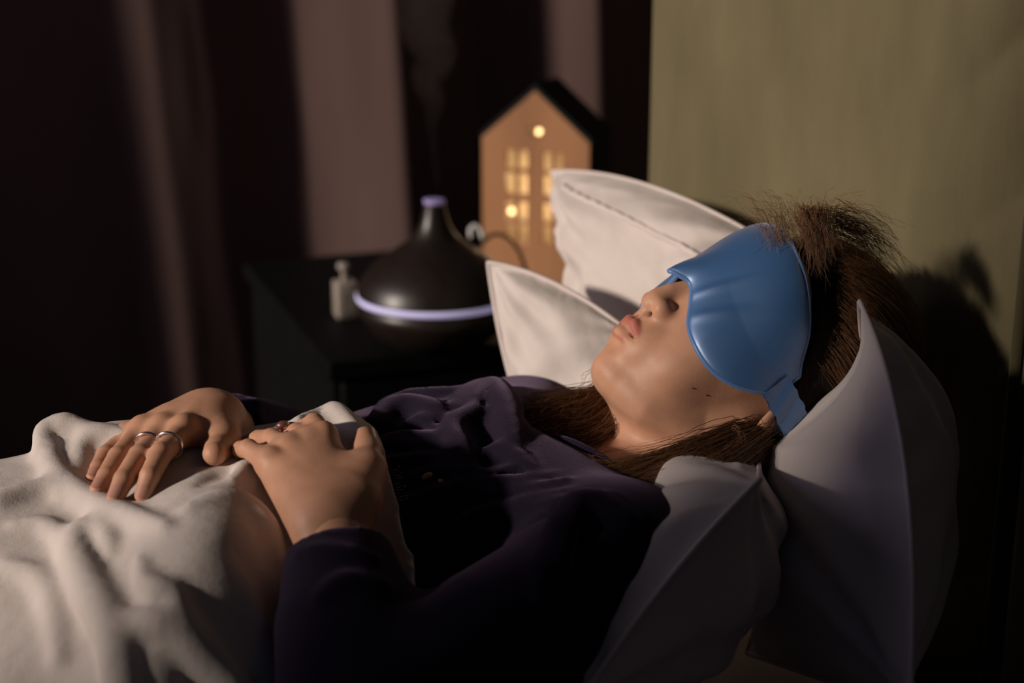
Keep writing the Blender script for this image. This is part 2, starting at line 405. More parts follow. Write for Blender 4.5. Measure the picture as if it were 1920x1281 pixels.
base = tag(empty('bed_base', (-.25, 1.08, 0)), 'dark upholstered bed base under the mattress', 'bed base')
MB().box((-1.35, .27, .12), (.78, 1.82, .34), b=.02).obj('frame', M['velvet'], base)
for x in (-1.28, .70):
    for y in (.34, 1.74): MB().box((x-.03, y-.03, 0), (x+.03, y+.03, .13)).obj('leg', M['black'], base)
mt = MB().box((-1.33, .29, .34), (.775, 1.84, .55), b=.045).obj('mattress', M['cotton'], None, True)
tag(mt, 'thick mattress in a smooth white fitted sheet, beside the duvet', 'mattress')

# pillows: a Coons patch between four measured edges, filled out on both sides, with a sewn rim
def pillow(name, corners, bows, T, label, seed=1, wr=.006, n=120, pinch=.8, flat=None, seam=True, lift=None, group=None, parts=None, mtl='cotton'):
    """corners c00,c10,c11,c01 (u then v); bows: four edge mid offsets (c00-c10, c10-c11, c01-c11, c00-c01)"""
    c00, c10, c11, c01 = [np.array(c, float) for c in corners]
    b = [np.array(x, float) for x in bows]
    u = np.linspace(0, 1, n)[:, None, None]; v = np.linspace(0, 1, n)[None, :, None]
    q = lambda t: 4*t*(1-t)
    e0 = c00*(1-u)+c10*u+b[0]*q(u); e2 = c01*(1-u)+c11*u+b[2]*q(u); e3 = c00*(1-v)+c01*v+b[3]*q(v); e1 = c10*(1-v)+c11*v+b[1]*q(v)
    S = (1-v)*e0+v*e2+(1-u)*e3+u*e1-((1-u)*(1-v)*c00+u*(1-v)*c10+(1-u)*v*c01+u*v*c11)
    du = np.gradient(S, axis=0); dv = np.gradient(S, axis=1); N = np.cross(du, dv); N /= np.linalg.norm(N, axis=2, keepdims=True)+1e-9
    uu = u[:, :, 0]; vv = v[:, :, 0]
    a = 1-np.abs(2*uu-1)**2.6; c = 1-np.abs(2*vv-1)**2.6
    prof = (np.clip(a, 0, 1)*np.clip(c, 0, 1))**pinch
    edge = np.minimum(np.minimum(uu, 1-uu), np.minimum(vv, 1-vv)); prof = prof*np.clip(edge/.045, 0, 1)**.5
    Wu = np.linalg.norm(c10-c00); Wv = np.linalg.norm(c01-c00)
    out = []
    for sgn in (1, -1):
        nz1 = value_noise(seed+(sgn > 0)*50, uu*Wu+5, vv*Wv+5, 9, 4)
        # puckers running in from the rim
        pk = 0
        for (cu, cv, sd_) in ((0, 0, 1), (1, 0, 2), (1, 1, 3), (0, 1, 4)):
            dx = (uu-cu)*Wu; dy = (vv-cv)*Wv; rr = np.sqrt(dx*dx+dy*dy)+1e-4; th = np.arctan2(np.abs(dy), np.abs(dx))
            pk = pk+np.sin(th*13+sd_*1.7+seed+rr*9)*np.exp(-((rr-.10)/.085)**2)*1.0
        rim = np.exp(-(edge/.06)**2)
        pk = pk+.8*rim*np.sin((uu*Wu+vv*Wv)*95+3*value_noise(seed+9, uu*4, vv*4, 2))
        d = sgn*(T*.5*prof)+(wr*1.1*nz1+wr*.55*pk)*np.clip(edge/.05, 0, 1)
        if flat is not None: d = d*flat(uu, vv, sgn)
        W = S+N*d[:, :, None]
        if lift is not None: W = lift(W, uu, vv, sgn)
        out.append(W)
    V = np.vstack([o_.reshape(-1, 3) for o_ in out]); nn = n*n
    F = np.vstack([grid_faces(n, n), grid_faces(n, n, off=nn)[:, ::-1]])
    rim = [i*n for i in range(n)]+[(n-1)*n+j for j in range(1, n)]+[i*n+n-1 for i in range(n-2, -1, -1)]+[j for j in range(n-2, 0, -1)]
    rim = np.array(rim); r2 = np.roll(rim, -1)
    F = np.vstack([F, np.stack([rim, rim+nn, r2+nn, r2], 1)[:, ::-1]])
    o = tag(mesh_obj(name, V, F, M[mtl]), label, 'pillow', group)
    if seam:
        pts = V[rim]; pts = pts[::2]
        MB().tube(pts, .0022, 6, closed=True).obj('piping', M['piping_white'], o, True)
    return o, out
# far back: leans against the far half of the headboard
pA, SA = pillow('pillow', [P(1034, 322, 1.80), P(1450, 462, 1.50), P(1500, 760, 1.42), P(1070, 640, 1.72)],
    [(-.005, 0, .022), (0, 0, 0), (0, 0, 0), (.016, 0, .0)], .13, 'white pillow with a flap seam leaning on the far side of the green headboard', 3, .009, pinch=.62)
n = 120; W = SA[0] if SA[0][60, 60] @ FW < SA[1][60, 60] @ FW else SA[1]
sm = []
for t in np.linspace(0, 1, 40):
    i = int(16+t*84); j = int(9+26*t); sm.append(W[i, j]-.0005*FW)
MB().tube([q_-.0012*FW for q_ in sm], .0030, 6).obj('flap_seam', M['piping_white'], pA, True)
# far front: beside the head, with a pointed corner
pB, SB = pillow('pillow', [P(915, 492, 1.56), P(1200, 640, 1.46), P(1260, 900, 1.40), P(985, 800, 1.52)],
    [(.0, 0, .014), (0, 0, 0), (0, 0, 0), (-.004, 0, -.004)], .060, "white pillow with a pointed upright corner between the diffuser and the sleeper's chin", 11, .005, pinch=1.0)
# near back: stands against the headboard behind the head, seam edge towards the camera
def fC(u, v, s): return np.clip(.15+(v-.05)/.42, .15, 1)*.95 if s == SGC else .9+0*v
SGC = 1
pC, SC_ = pillow('pillow', [P(1612, 566, 1.13), P(1640, 575, 1.42), P(1400, 1225, 1.36), P(1705, 1330, 1.02)],
    [(.0, 0, -.035), (0, 0, 0), (0, 0, 0), (.016, 0, .02)], .16, 'white pillow standing against the headboard behind the head, its pointed corner up', 23, .007, flat=fC)
# near front: under the shoulder, in front of the other
def fD(u, v, s): return .75+0*v if s == SGD else .9+0*v
SGD = 1
pD, SD = pillow('pillow', [P(1425, 900, 1.06), P(1420, 850, 1.30), P(1130, 1230, 1.22), P(1070, 1340, .98)],
    [(0, 0, .0), (0, 0, 0), (0, 0, 0), (-.0, 0, .010)], .15, 'white pillow under the shoulder at the front, lit along its upper edge', 31, .008, flat=fD)

# ================================================================== THE PERSON
# head frame: u crown, n face, l her left ear
al, be, ga = radians(36), radians(25), radians(4)
hu = cos(ga)*(cos(al)*RT+sin(al)*UP)+sin(ga)*FW
n0 = -sin(al)*RT+cos(al)*UP
hn = cos(be)*n0-sin(be)*FW; hn -= hu*(hn@hu); hn /= np.linalg.norm(hn); hl = np.cross(hu, hn)
HM = np.stack([hl, hn, hu], 1)            # local (l,n,u) -> world
HO = P(1117, 675, 1.25)-HM@np.array([0, .0915, -.099])
def H(p): return HO+HM@np.array(p, float)
def toH(p): return (np.asarray(p)-HO)@HM
neck_base = P(1152, 962, 1.265)
nb = toH(neck_base)

hf = Field((-.10, -.16, -.27), (.10, .135, .135), .00135)
hf.ell((0, -.012, .025), (.072, .098, .090), .01)
hf.ell((0, .040, -.012), (.064, .052, .075), .03)
hf.ell((0, .042, -.058), (.046, .046, .052), .025)
for s in (1, -1):
    hf.line([(s*.056, -.008, -.040), (s*.052, .004, -.070), (s*.034, .046, -.090), (s*.010, .069, -.0945)], [.015, .014, .0125, .0120], .018)
    hf.ell((s*.036, .058, -.022), (.022, .020, .022), .02)
    hf.ell((s*.034, .060, -.050), (.020, .018, .022), .02)
    hf.line([(s*.014, .086, .022), (s*.040, .074, .022)], [.010, .008], .014)
    hf.ell((s*.030, .074, .002), (.012, .011, .009), .01)
    hf.ell((s*.078, -.012, -.010), (.006, .016, .030), .006)      # ear
    hf.ell((s*.084, -.006, -.006), (.004, .009, .018), .004, 'sub')
hf.ell((0, .0735, -.0935), (.0160, .0165, .0130), .010)                 # chin
hf.line([(0, .084, .014), (0, .101, -.018), (0, .1035, -.0305)], [.007, .0075, .0086], .010)  # nose
for s in (1, -1):
    hf.ell((s*.0125, .0965, -.0335), (.0072, .0105, .0082), .007)
hf.line([(0, .104, -.038), (0, .094, -.046)], [.0055, .0045], .006)
for s in (1, -1):
    hf.line([(s*.0068, .101, -.0465), (s*.0078, .0955, -.040), (s*.0075, .0935, -.034)], [.0032, .0044, .003], .002, 'sub')
hf.ell((0, .0835, -.062), (.028, .0165, .023), .013)                  # muzzle
# lips
LU = [[(0, .0998, -.0590), (s*.006, .1003, -.0572), (s*.014, .0955, -.0610), (s*.0270, .0805, -.0668)] for s in (1, -1)]
LL = [[(0, .0970, -.0700), (s*.010, .0950, -.0698), (s*.0260, .0810, -.0675)] for s in (1, -1)]
for s in (0, 1):
    hf.line(LU[s], [.0038, .0042, .0037, .0014], .003)
    hf.line(LL[s], [.0056, .0050, .0014], .003)
for s in (1, -1):
    hf.line([(0, .1048, -.0645), (s*.010, .1015, -.0642), (s*.021, .0900, -.0658), (s*.033, .0775, -.0685)], [.0016, .0016, .0015, .0010], .0014, 'sub')
    hf.line([(s*.0025, .102, -.0465), (s*.0035, .1005, -.054)], [.0008, .0008], .003)
hf.line([(-.009, .0965, -.0805), (0, .0985, -.081), (.009, .0965, -.0805)], [.0025, .0035, .0025], .008, 'sub')
hf.line([(0, .0985, -.047), (0, .0995, -.054)], [.0014, .0012], .003, 'sub')
hf.line([(0, -.012, -.050), (0, -.020, -.095), nb*.5+np.array([0, -.022, -.098])*.5, nb], [.052, .050, .051, .060], .022)
for s in (1, -1):   # neck muscles
    hf.line([(s*.050, -.028, -.050), nb+np.array([s*.020, .050, .005])], [.012, .010], .012)
V, Fh = hf.mesh(1)
Vh = V@HM.T+HO
def pdist(Pn, pts):
    D = 9
    for a, b in zip(pts[:-1], pts[1:]):
        a = np.array(a); b = np.array(b); ab = b-a; t = np.clip(((Pn-a)@ab)/(ab@ab), 0, 1); D = np.minimum(D, np.linalg.norm(Pn-a-t[:, None]*ab, axis=1))
    return D
lipw = np.zeros(len(V)); nearm = np.linalg.norm(V-np.array([0, .09, -.065]), axis=1) < .035
dl = np.minimum.reduce([pdist(V[nearm], q) for q in LU+LL]); lipw[nearm] = np.clip((.0058-dl)/.0014, 0, 1)

MOLES = [H_ for H_ in ((1300, 728), (1326, 741))]
# hands: joints placed in space, each grown as one skin with its forearm
def hand(F_, wrist, elbow, fingers, thumb, dors, web=.012):
    """fingers: list of 4 chains [MCP, PIP, DIP, TIP]; thumb [CMC, MCP, IP, TIP]"""
    wrist = np.array(wrist)
    fr = [(.0098, .0088, .0076, .0062), (.0100, .0090, .0078, .0064), (.0096, .0086, .0074, .0061), (.0086, .0076, .0066, .0054)]
    cen = np.mean([f[0] for f in fingers], 0)
    F_.line([elbow, wrist+(np.array(elbow)-wrist)*.18, wrist], [.036, .0265, .0230], .01, sq=(dors, 1.35))
    across = np.array(fingers[0][0])-np.array(fingers[3][0]); across /= np.linalg.norm(across)
    for i, f in enumerate(fingers):
        off = (1.5-i)/1.5*.014
        w0 = wrist+across*off
        m = np.array(f[0])
        F_.line([w0, w0*.45+m*.55-dors*.002, m-dors*.003], [.0165, .0135, .0108], .014)
    pc = wrist*.40+cen*.60-dors*.006
    F_.line([wrist*.8+cen*.2-dors*.005, pc, cen-dors*.007], [.020, .020, .010], .018)
    tm = np.array(thumb[1]); F_.line([wrist*.85+np.array(thumb[0])*.15, thumb[0], thumb[1]], [.018, .0165, .0125], .018)
    i0 = np.array(fingers[0][0])
    F_.line([wrist*.5+i0*.5-dors*.006, np.array(thumb[0])*.35+tm*.65], [.013, .0085], .016)  # web
    nails = []
    for i, f in enumerate(fingers):
        r = fr[i]; f = [np.array(x) for x in f]
        F_.line([f[0]-dors*.001, f[1]], [r[0], r[1]*.94], .006)
        F_.line([f[1], f[2]], [r[1]*.96, r[2]*.97], .0012)
        F_.line([f[2], f[3]], [r[2]*.97, r[3]], .0012)
        F_.line([f[0]+dors*.0035], [r[0]*.78], .007)                          # knuckle
        F_.line([f[0]+dors*.004, f[0]*.35+wrist*.65+dors*.012], [.0030, .0018], .010)  # tendon
        for q, jr in ((1, .93), (2, .9)):
            ax = f[q+1]-f[q-1]; ax /= np.linalg.norm(ax); dd = dors-ax*(dors@ax); dd /= np.linalg.norm(dd)
            F_.line([f[q]+dd*r[q]*.10], [r[q]*jr*.96], .0012)
        if i < 3:                                                               # webbing
            g = [np.array(x) for x in fingers[i+1]]
            F_.line([(f[0]*.80+f[1]*.20)*.5+(g[0]*.80+g[1]*.20)*.5-dors*.004], [.006], .012)
        nails.append((f[2], f[3], r[3], dors))
    t = [np.array(x) for x in thumb]
    F_.line([t[1], t[2]], [.0112, .0098], .008); F_.line([t[2], t[3]], [.0102, .0088], .005)
    return nails
def nail_mesh(a, b, r, dors):
    """curved plate on the back of a fingertip"""
    ax = b-a; L = np.linalg.norm(ax); ax /= L; d = dors-ax*(dors@ax); d /= np.linalg.norm(d); sd_ = np.cross(ax, d)
    V = []; n1, n2 = 9, 9; ln = .0100*r/.0064
    for lay in (0, 1):
        for i in range(n1):
            t = i/(n1-1)
            for j in range(n2):
                s = (j/(n2-1)*2-1); wid = (.95 if t < .6 else .95*sqrt(max(0, 1-((t-.6)/.46)**2)))*(.75+.25*min(1, t*4)); th = s*wid*.80
                rr = r*(1.035-.10*t)+.0004-lay*.0009
                c = b-ax*(ln*(.62)-ln*t*1.02)
                V.append(c+rr*(cos(th)*d*1.0+sin(th)*sd_)*(1 if lay == 0 else .97))
    F = [tuple(x) for x in grid_faces(n1, n2)[:, ::-1]]+[tuple(x) for x in grid_faces(n1, n2, off=n1*n2)]
    return V, F

# her right hand (far one): fingers spread towards the camera
RH = dict(
    wrist=P(392, 788, 1.215), elbow=P(610, 905, 1.42),
    fingers=[
        [P(345, 806, 1.165), P(302, 851, 1.125), P(281, 892, 1.108), P(268, 928, 1.103)],
        [P(305, 806, 1.175), P(262, 856, 1.130), P(232, 900, 1.108), P(217, 932, 1.100)],
        [P(268, 808, 1.185), P(222, 858, 1.145), P(200, 893, 1.125), P(184, 918, 1.115)],
        [P(241, 818, 1.195), P(199, 853, 1.165), P(185, 877, 1.150), P(175, 895, 1.142)]],
    thumb=[P(402, 800, 1.195), P(419, 828, 1.172), P(408, 846, 1.150), P(402, 852, 1.136)])
dR = np.array([-.10, -.30, .95]); dR /= np.linalg.norm(dR)
# her left hand (near one): back of the hand up, fingers bent over towards the far side
LH = dict(
    wrist=P(622, 968, 1.075), elbow=P(690, 1420, .98),
    fingers=[
        [P(606, 820, 1.135), P(589, 796, 1.165), P(556, 812, 1.195), P(538, 828, 1.205)],
        [P(580, 832, 1.130), P(557, 815, 1.160), P(528, 822, 1.185), P(508, 836, 1.195)],
        [P(543, 845, 1.122), P(510, 824, 1.148), P(486, 824, 1.168), P(468, 829, 1.180)],
        [P(507, 868, 1.110), P(466, 842, 1.130), P(452, 843, 1.145), P(443, 848, 1.158)]],
    thumb=[P(668, 930, 1.085), P(690, 880, 1.105), P(689, 846, 1.128), P(684, 822, 1.143)])
dL = np.array([-.05, -.52, .85]); dL /= np.linalg.norm(dL)
def hand_field(J):
    pts = np.array([J['wrist']]+sum(J['fingers'], [])+J['thumb']); e = np.array(J['elbow']); wv = np.array(J['wrist'])
    pts = np.vstack([pts, wv+(e-wv)*.30])
    return Field(pts.min(0)-.035, pts.max(0)+.035, .00105)
fR = hand_field(RH); nailsR = hand(fR, fingers=RH['fingers'], thumb=RH['thumb'], wrist=RH['wrist'], elbow=RH['elbow'], dors=dR)
fL = hand_field(LH); nailsL = hand(fL, fingers=LH['fingers'], thumb=LH['thumb'], wrist=LH['wrist'], elbow=LH['elbow'], dors=dL)
VR, FR = fR.mesh(1); VL, FL = fL.mesh(1)
# the rest of the body, under the clothes and the duvet
bf = Field((-.95, .70, .50), (.72, 1.50, .88), .006)
bf.ell((.36, 1.15, .68), (.17, .15, .105), .05); bf.ell((.12, 1.15, .67), (.22, .14, .100), .05)
shN = P(1165, 1090, 1.10); shF = P(985, 845, 1.41)
bf.line([shN, [.40, 1.13, .70], shF], [.045, .07, .045], .05)
elN = LH['elbow']; elF = RH['elbow']
bf.line([shN, elN], [.042, .034], .03); bf.line([elN, LH['wrist']+(elN-LH['wrist'])*.12], [.034, .024], .03)
bf.line([shF, elF], [.042, .034], .03); bf.line([elF, RH['wrist']+(elF-RH['wrist'])*.15], [.034, .024], .03)
for s in (-1, 1): bf.line([[-.02, 1.15+s*.08, .64], [-.45, 1.15+s*.08, .615], [-.85, 1.15+s*.08, .60]], [.075, .055, .042], .03)
bf.line([neck_base, [.44, 1.13, .70]], [.055, .07], .03)
VB, FB = bf.mesh(1)
allV = np.vstack([Vh, VR, VL, VB]); o1 = len(Vh); o2 = o1+len(VR); o3 = o2+len(VL)
allF = np.vstack([Fh, FR+o1, FL+o2, FB+o3])
person = tag(empty('person', (.3, 1.13, .56)), 'person asleep on their back in navy sweatshirt and blue eye mask, hands on the duvet', 'person')
body = mesh_obj('body', allV, allF, M['skin'], person)
at = body.data.attributes.new('lips', 'FLOAT', 'POINT'); lw = np.zeros(len(allV), np.float32); lw[:len(lipw)] = lipw; at.data.foreach_set('value', lw)
for mx, my in MOLES:
    r = ray(mx, my); o_ = toH(CAM); dd_ = r@HM; ds = np.arange(1.0, 1.45, .0004); pp = o_+ds[:, None]*dd_; pp = pp[np.all((pp > hf.lo) & (pp < hf.lo+hf.h*(hf.n-1)), axis=1)]
    vv = hf.sample(pp); k_ = np.where(vv < 0)[0]
    if len(k_):
        c_ = H(pp[k_[0]]); m0 = MB().lathe([(.0001, -.0006), (.0009, -.0004), (.0012, 0), (.0009, .0004), (.0001, .0006)], (0, 0, 0), 12)
        mesh_obj('mole', np.array(m0.V)+c_, m0.F, M['hairdark'], body)
for nl in nailsR+nailsL:
    v_, f_ = nail_mesh(*nl); mesh_obj('fingernail', v_, f_, M['nail'], body)
tdir = (RT*.85-FW*.1+UP*.45); tdir /= np.linalg.norm(tdir)
v_, f_ = nail_mesh(LH['thumb'][2], LH['thumb'][3], .0090, tdir); mesh_obj('fingernail', v_, f_, M['nail'], body)

# ---- eye mask: padded satin, wraps the brow and temples
def mask_pt(th, uh, out):
    a = .083; b = .101
    l_ = a*sin(th); n_ = b*cos(th)-.006
    n_ += .012*exp(-((uh+.005)/.03)**2)*exp(-(th/.20)**2)       # over the nose bridge
    n_ += .020*exp(-((uh+.030)/.016)**2)*exp(-(th/.17)**2)
    q = np.array([sin(th)*b, cos(th)*a, 0]); q /= np.linalg.norm(q)
    cap = max(0, uh-.025); shrink = 1-.16*(cap/.1)**2
    return np.array([l_*shrink, n_*shrink, uh])+q*out
nth, nvv = 150, 70
def smooth_tab(x, y):
    q = spline([(a, b, 0) for a, b in zip(x, y)], 80); return q[:, 0], q[:, 1]
TOPX, TOPY = smooth_tab([0, 12, 24, 44, 62, 72, 77], [.084, .083, .079, .067, .046, .026, .018])
BOTX, BOTY = smooth_tab([0, 4, 9, 16, 26, 38, 50, 60, 68, 74, 77], [-.010, -.006, -.003, -.012, -.026, -.034, -.036, -.031, -.021, -.010, -.006])
Vm = []
for lay in (0, 1):
    for i in range(nth):
        s = i/(nth-1)*2-1; th = s*radians(77); t_ = abs(s)
        td = abs(math.degrees(th))
        top = float(np.interp(td, TOPX, TOPY)); bot = float(np.interp(td, BOTX, BOTY))
        for j in range(nvv):
            v = j/(nvv-1); uh = bot+(top-bot)*v
            pad = (max(0, (1-abs(2*v-1)**3))*max(0, 1-t_**6))**.5
            out = .0035+.0060*pad
            for (t0, sl2, wd2, am2) in ((.30, .35, .030, .0016), (.48, .55, .045, .0014), (-.30, -.35, .03, .0016)):
                out += am2*exp(-((th-t0-sl2*(v-.1))/wd2)**2)*exp(-((v-.25)/.30)**2)*min(1, pad*2)
            out += .0006*sin(th*6+v*3)*pad+.004*max(0, 1-v*2.5)*min(1, max(0, td-18)/20)
            fl = exp(-(th/.10)**2)*max(0, 1-v*3.6)**1.3
            out += .004*fl
            if lay: out -= .0022+.002*pad
            Vm.append(H(mask_pt(th, uh, out)))
Vm = np.array(Vm); nn = nth*nvv
Fm = np.vstack([grid_faces(nth, nvv), grid_faces(nth, nvv, off=nn)[:, ::-1]])
rim = [i*nvv for i in range(nth)]+[(nth-1)*nvv+j for j in range(1, nvv)]+[i*nvv+nvv-1 for i in range(nth-2, -1, -1)]+[j for j in range(nvv-2, 0, -1)]
rim = np.array(rim); r2 = np.roll(rim, -1); Fm = np.vstack([Fm, np.stack([rim, rim+nn, r2+nn, r2], 1)[:, ::-1]])
emask = tag(mesh_obj('eye_mask', Vm, Fm, M['satin'], person), 'blue satin eye mask')
MB().tube(Vm[rim]*.5+Vm[rim+nn]*.5, .0022, 6, closed=True).obj('piping', M['satin_edge'], emask, True)
# strap: flat gathered band going round the back of the head
for s in (1, -1):
    pts = []; N_ = 60
    for i in range(N_):
        t = i/(N_-1); ang = radians(72)+t*radians(108)
        pts.append((s*(.0885*sin(ang)), .108*cos(ang)-.008, -.002-.020*t))
    Vs = []
    for lay in (0, .003):
        for i, p in enumerate(pts):
            t = i/(N_-1); wd = .0125+.0006*sin(i*1.9)
            q = np.array([p[0], p[1], 0]); q /= np.linalg.norm(q)
            for j in range(9):
                v = j/8*2-1; Vs.append(H(np.array(p)+np.array([0, 0, v*wd])+q*(.0009*sin(i*1.3+j*.5)+.0045-lay)))
    k = N_*9; Fs = np.vstack([grid_faces(N_, 9), grid_faces(N_, 9, off=k)[:, ::-1]])
    mesh_obj('strap', Vs, Fs, M['satin'], emask)

# ---- sweatshirt
sf = Field((-.12, .66, .50), (.70, 1.58, .93), .0036)
sf.ell((.37, 1.14, .685), (.20, .185, .122), .05); sf.ell((.14, 1.14, .665), (.26, .17, .115), .05)
sf.line([shN, [.42, 1.14, .715], shF], [.062, .080, .060], .045)
sf.line([shN, P(930, 1230, 1.03), elN], [.064, .060, .058], .035)
wl = LH['wrist']; cuffL = wl+(elN-wl)*.10
sf.line([elN, P(655, 1180, 1.03), cuffL], [.058, .050, .034], .02)
wr_ = RH['wrist']; cuffR = wr_+(elF-wr_)*.10
sf.line([shF, P(800, 880, 1.46), elF], [.058, .050, .045], .03)
sf.line([elF, P(500, 825, 1.31), cuffR], [.045, .034, .029], .015)
def folds(Fd, lst, d0=.8, d1=1.7, kk=1, ss=1):
    pre = []
    for pts, r, k, op, sink in lst:
        pre.append(([Fd.hit(*p, d0, d1) for p in pts], r, k, op, sink))
    for pts, r, k, op, sink in pre:
        k = k*kk; sink = sink*ss
        pts = spline(pts, max(4, len(pts)*4)); rr = np.interp(np.linspace(0, 1, len(pts)), np.linspace(0, 1, len(r)), r) if isinstance(r, (list, tuple)) else r
        Fd.line(pts+FW*sink-UP*sink*.3, rr, k, op)
folds(sf, [
    ([(704, 800), (735, 776), (770, 768), (815, 776), (822, 786)], [.010, .014, .013, .012, .006], .014, 'add', .004),
    ([(720, 760), (770, 748), (830, 742), (880, 735)], [.006, .009, .008, .006], .010, 'add', .003),
    ([(850, 770), (872, 745), (905, 732), (935, 728)], [.007, .010, .010, .007], .010, 'add', .003),
    ([(880, 785), (896, 756), (925, 735), (945, 760), (958, 800), (964, 830)], [.006, .010, .013, .014, .012, .008], .014, 'add', .004),
    ([(893, 778), (862, 795), (850, 815), (862, 845), (876, 885)], [.008, .012, .012, .013, .009], .012, 'add', .003),
    ([(900, 800), (912, 840), (905, 880)], [.002, .006, .002], .012, 'sub', .001),
    ([(700, 812), (760, 808), (825, 798)], [.003, .005, .003], .008, 'sub', -.001),
    ([(720, 836), (780, 838), (840, 846)], [.004, .006, .004], .010, 'add', .001),
    ([(790, 893), (830, 886), (900, 894), (980, 880)], [.004, .006, .006, .004], .012, 'add', .001),
    ([(840, 910), (930, 898), (1000, 880)], [.003, .004, .003], .010, 'sub', 0),
    ([(850, 938), (960, 925), (1060, 905)], [.004, .006, .004], .012, 'add', .001),
    ([(880, 975), (990, 955), (1070, 938)], [.003, .005, .004], .012, 'add', .001),
    ([(930, 1000), (1010, 972), (1080, 935)], [.002, .003, .002], .012, 'sub', .0),
    ([(1048, 1070), (1058, 1000), (1080, 955), (1120, 945), (1180, 975)], [.008, .014, .013, .010, .006], .014, 'add', .004),
    ([(1078, 1060), (1092, 1010), (1130, 990)], [.002, .004, .002], .010, 'sub', 0),
    ([(400, 742), (440, 744), (500, 764), (560, 776)], [.003, .005, .005, .003], .008, 'add', .001),
    ([(560, 1040), (600, 1034), (660, 1040), (700, 1050)], [.004, .006, .006, .004], .010, 'add', .001),
    ([(760, 800), (790, 792), (812, 806)], [.003, .008, .003], .012, 'add', .001),
    ([(700, 830), (750, 822), (810, 824), (845, 832)], [.003, .007, .007, .003], .010, 'add', .001),
    ([(905, 850), (935, 845), (975, 860), (1005, 880)], [.003, .007, .007, .003], .012, 'add', .001),
    ([(950, 745), (975, 775), (985, 815)], [.003, .008, .003], .012, 'add', .001),
    ([(720, 865), (790, 862), (850, 868), (905, 860)], [.002, .006, .006, .002], .010, 'add', .001),
    ([(770, 940), (860, 915), (960, 905), (1040, 890)], [.002, .006, .006, .002], .010, 'add', .001),
    ([(830, 1000), (900, 968), (1000, 940), (1070, 920)], [.002, .006, .006, .002], .010, 'add', .001),
    ([(1010, 1130), (1020, 1060), (1045, 990)], [.003, .009, .004], .012, 'add', .001),
    ([(600, 1120), (650, 1090), (720, 1100)], [.004, .007, .004], .012, 'add', .001),
], kk=.6, ss=-.5)
# neck hole and collar
cn = neck_base*.62+H((0, -.02, -.085))*.38
ndir = H((0, -.02, -.085))-neck_base; ndir /= np.linalg.norm(ndir)
# cut everything above a collar plane around the neck
cp = neck_base+ndir*.010
sl, X, Y, Z = sf.sub(sf.lo, sf.lo+sf.h*sf.n)
dx, dy, dz = X-neck_base[0], Y-neck_base[1], Z-neck_base[2]
pl = dx*ndir[0]+dy*ndir[1]+dz*ndir[2]
rad_ = np.sqrt(np.maximum(dx*dx+dy*dy+dz*dz-pl*pl, 0))
sf.put(sl, np.maximum(-.012-pl, rad_-.112).astype(np.float32), .012, 'sub')
sf.line([neck_base-ndir*.05, cn, cn+ndir*.12], [.056, .062, .070], .004, 'sub')
for wv_, el_, fr_ in ((wl, elN, .150), (wr_, elF, .13)):      # straight cuff ends
    dd_ = (el_-wv_); Ln = np.linalg.norm(dd_); dd_ = dd_/Ln; c_ = wv_+dd_*Ln*fr_
    sl, X, Y, Z = sf.sub(c_-.13, c_+.13); t_ = (X-c_[0])*dd_[0]+(Y-c_[1])*dd_[1]+(Z-c_[2])*dd_[2]
    r_ = np.sqrt((X-c_[0])**2+(Y-c_[1])**2+(Z-c_[2])**2)
    sf.put(sl, np.maximum(t_, r_-.075).astype(np.float32), .003, 'sub')
V, Fs = sf.mesh(1)
# hollow the cuffs a little by dropping faces round the wrists is not needed: the wrist fills them
shirt = tag(mesh_obj('sweatshirt', V, Fs, M['shirt'], person), 'dark navy sweatshirt with small gold print on the chest')
# collar rib: a rolled band round the neck opening
e1 = np.cross(ndir, FW); e1 /= np.linalg.norm(e1); e2 = np.cross(ndir, e1)
def collar_ring(R_, off):
    pts = []
    for i in range(64):
        a = 2*pi*i/64; c = neck_base+ndir*((cp-neck_base)@ndir+off)
        pts.append(c+R_*(cos(a)*e1+sin(a)*e2))
    return pts
MB().tube(collar_ring(.066, -.018), .0055, 8, closed=True).obj('collar', M['shirt'], shirt, True)
MB().tube(collar_ring(.088, -.017), .0030, 6, closed=True).obj('collar_seam', M['shirt'], shirt, True)

# gold print on the chest (reads up the shirt)
def print_text(txt, px, py, size, rot, name='lettering'):
    cu = bpy.data.curves.new('t', 'FONT'); cu.body = txt; cu.size = 1; cu.align_x = 'CENTER'; cu.align_y = 'CENTER'; cu.extrude = 0
    to = bpy.data.objects.new('t', cu); COL.objects.link(to)
    me = bpy.data.meshes.new_from_object(to.evaluated_get(bpy.context.evaluated_depsgraph_get()))
    import bmesh
    bm = bmesh.new(); bm.from_mesh(me); bmesh.ops.subdivide_edges(bm, edges=list(bm.edges), cuts=1); bmesh.ops.triangulate(bm, faces=list(bm.faces))
    V = []
    ca, sa = cos(rot), sin(rot)
    for v in bm.verts:
        x, y = v.co.x*size, v.co.y*size*2.3
        V.append(sf.hit(px+x*ca-y*sa, py-(x*sa+y*ca), .9, 1.6)-FW*.0012)
    bm.verts.index_update(); F = [tuple(v.index for v in f.verts) for f in bm.faces]; bm.free()
    bpy.data.objects.remove(to); bpy.data.curves.remove(cu)
    tag(mesh_obj(name, V, F, M['gold'], shirt), 'gold lettering')
bpy.context.view_layer.update()
print_text('OGLI 4 DOD', 748, 905, 12, radians(-74))
for (pts, r) in (([(792, 900), (800, 892), (812, 890)], .0014), ([(822, 902), (830, 905)], .0014)):
    q = [sf.hit(*p)-FW*.0006 for p in pts]
    MB().tube(spline(q, 8), [.0004]+[.0022]*6+[.0004], 6).obj('print_mark', M['gold'], shirt, True)

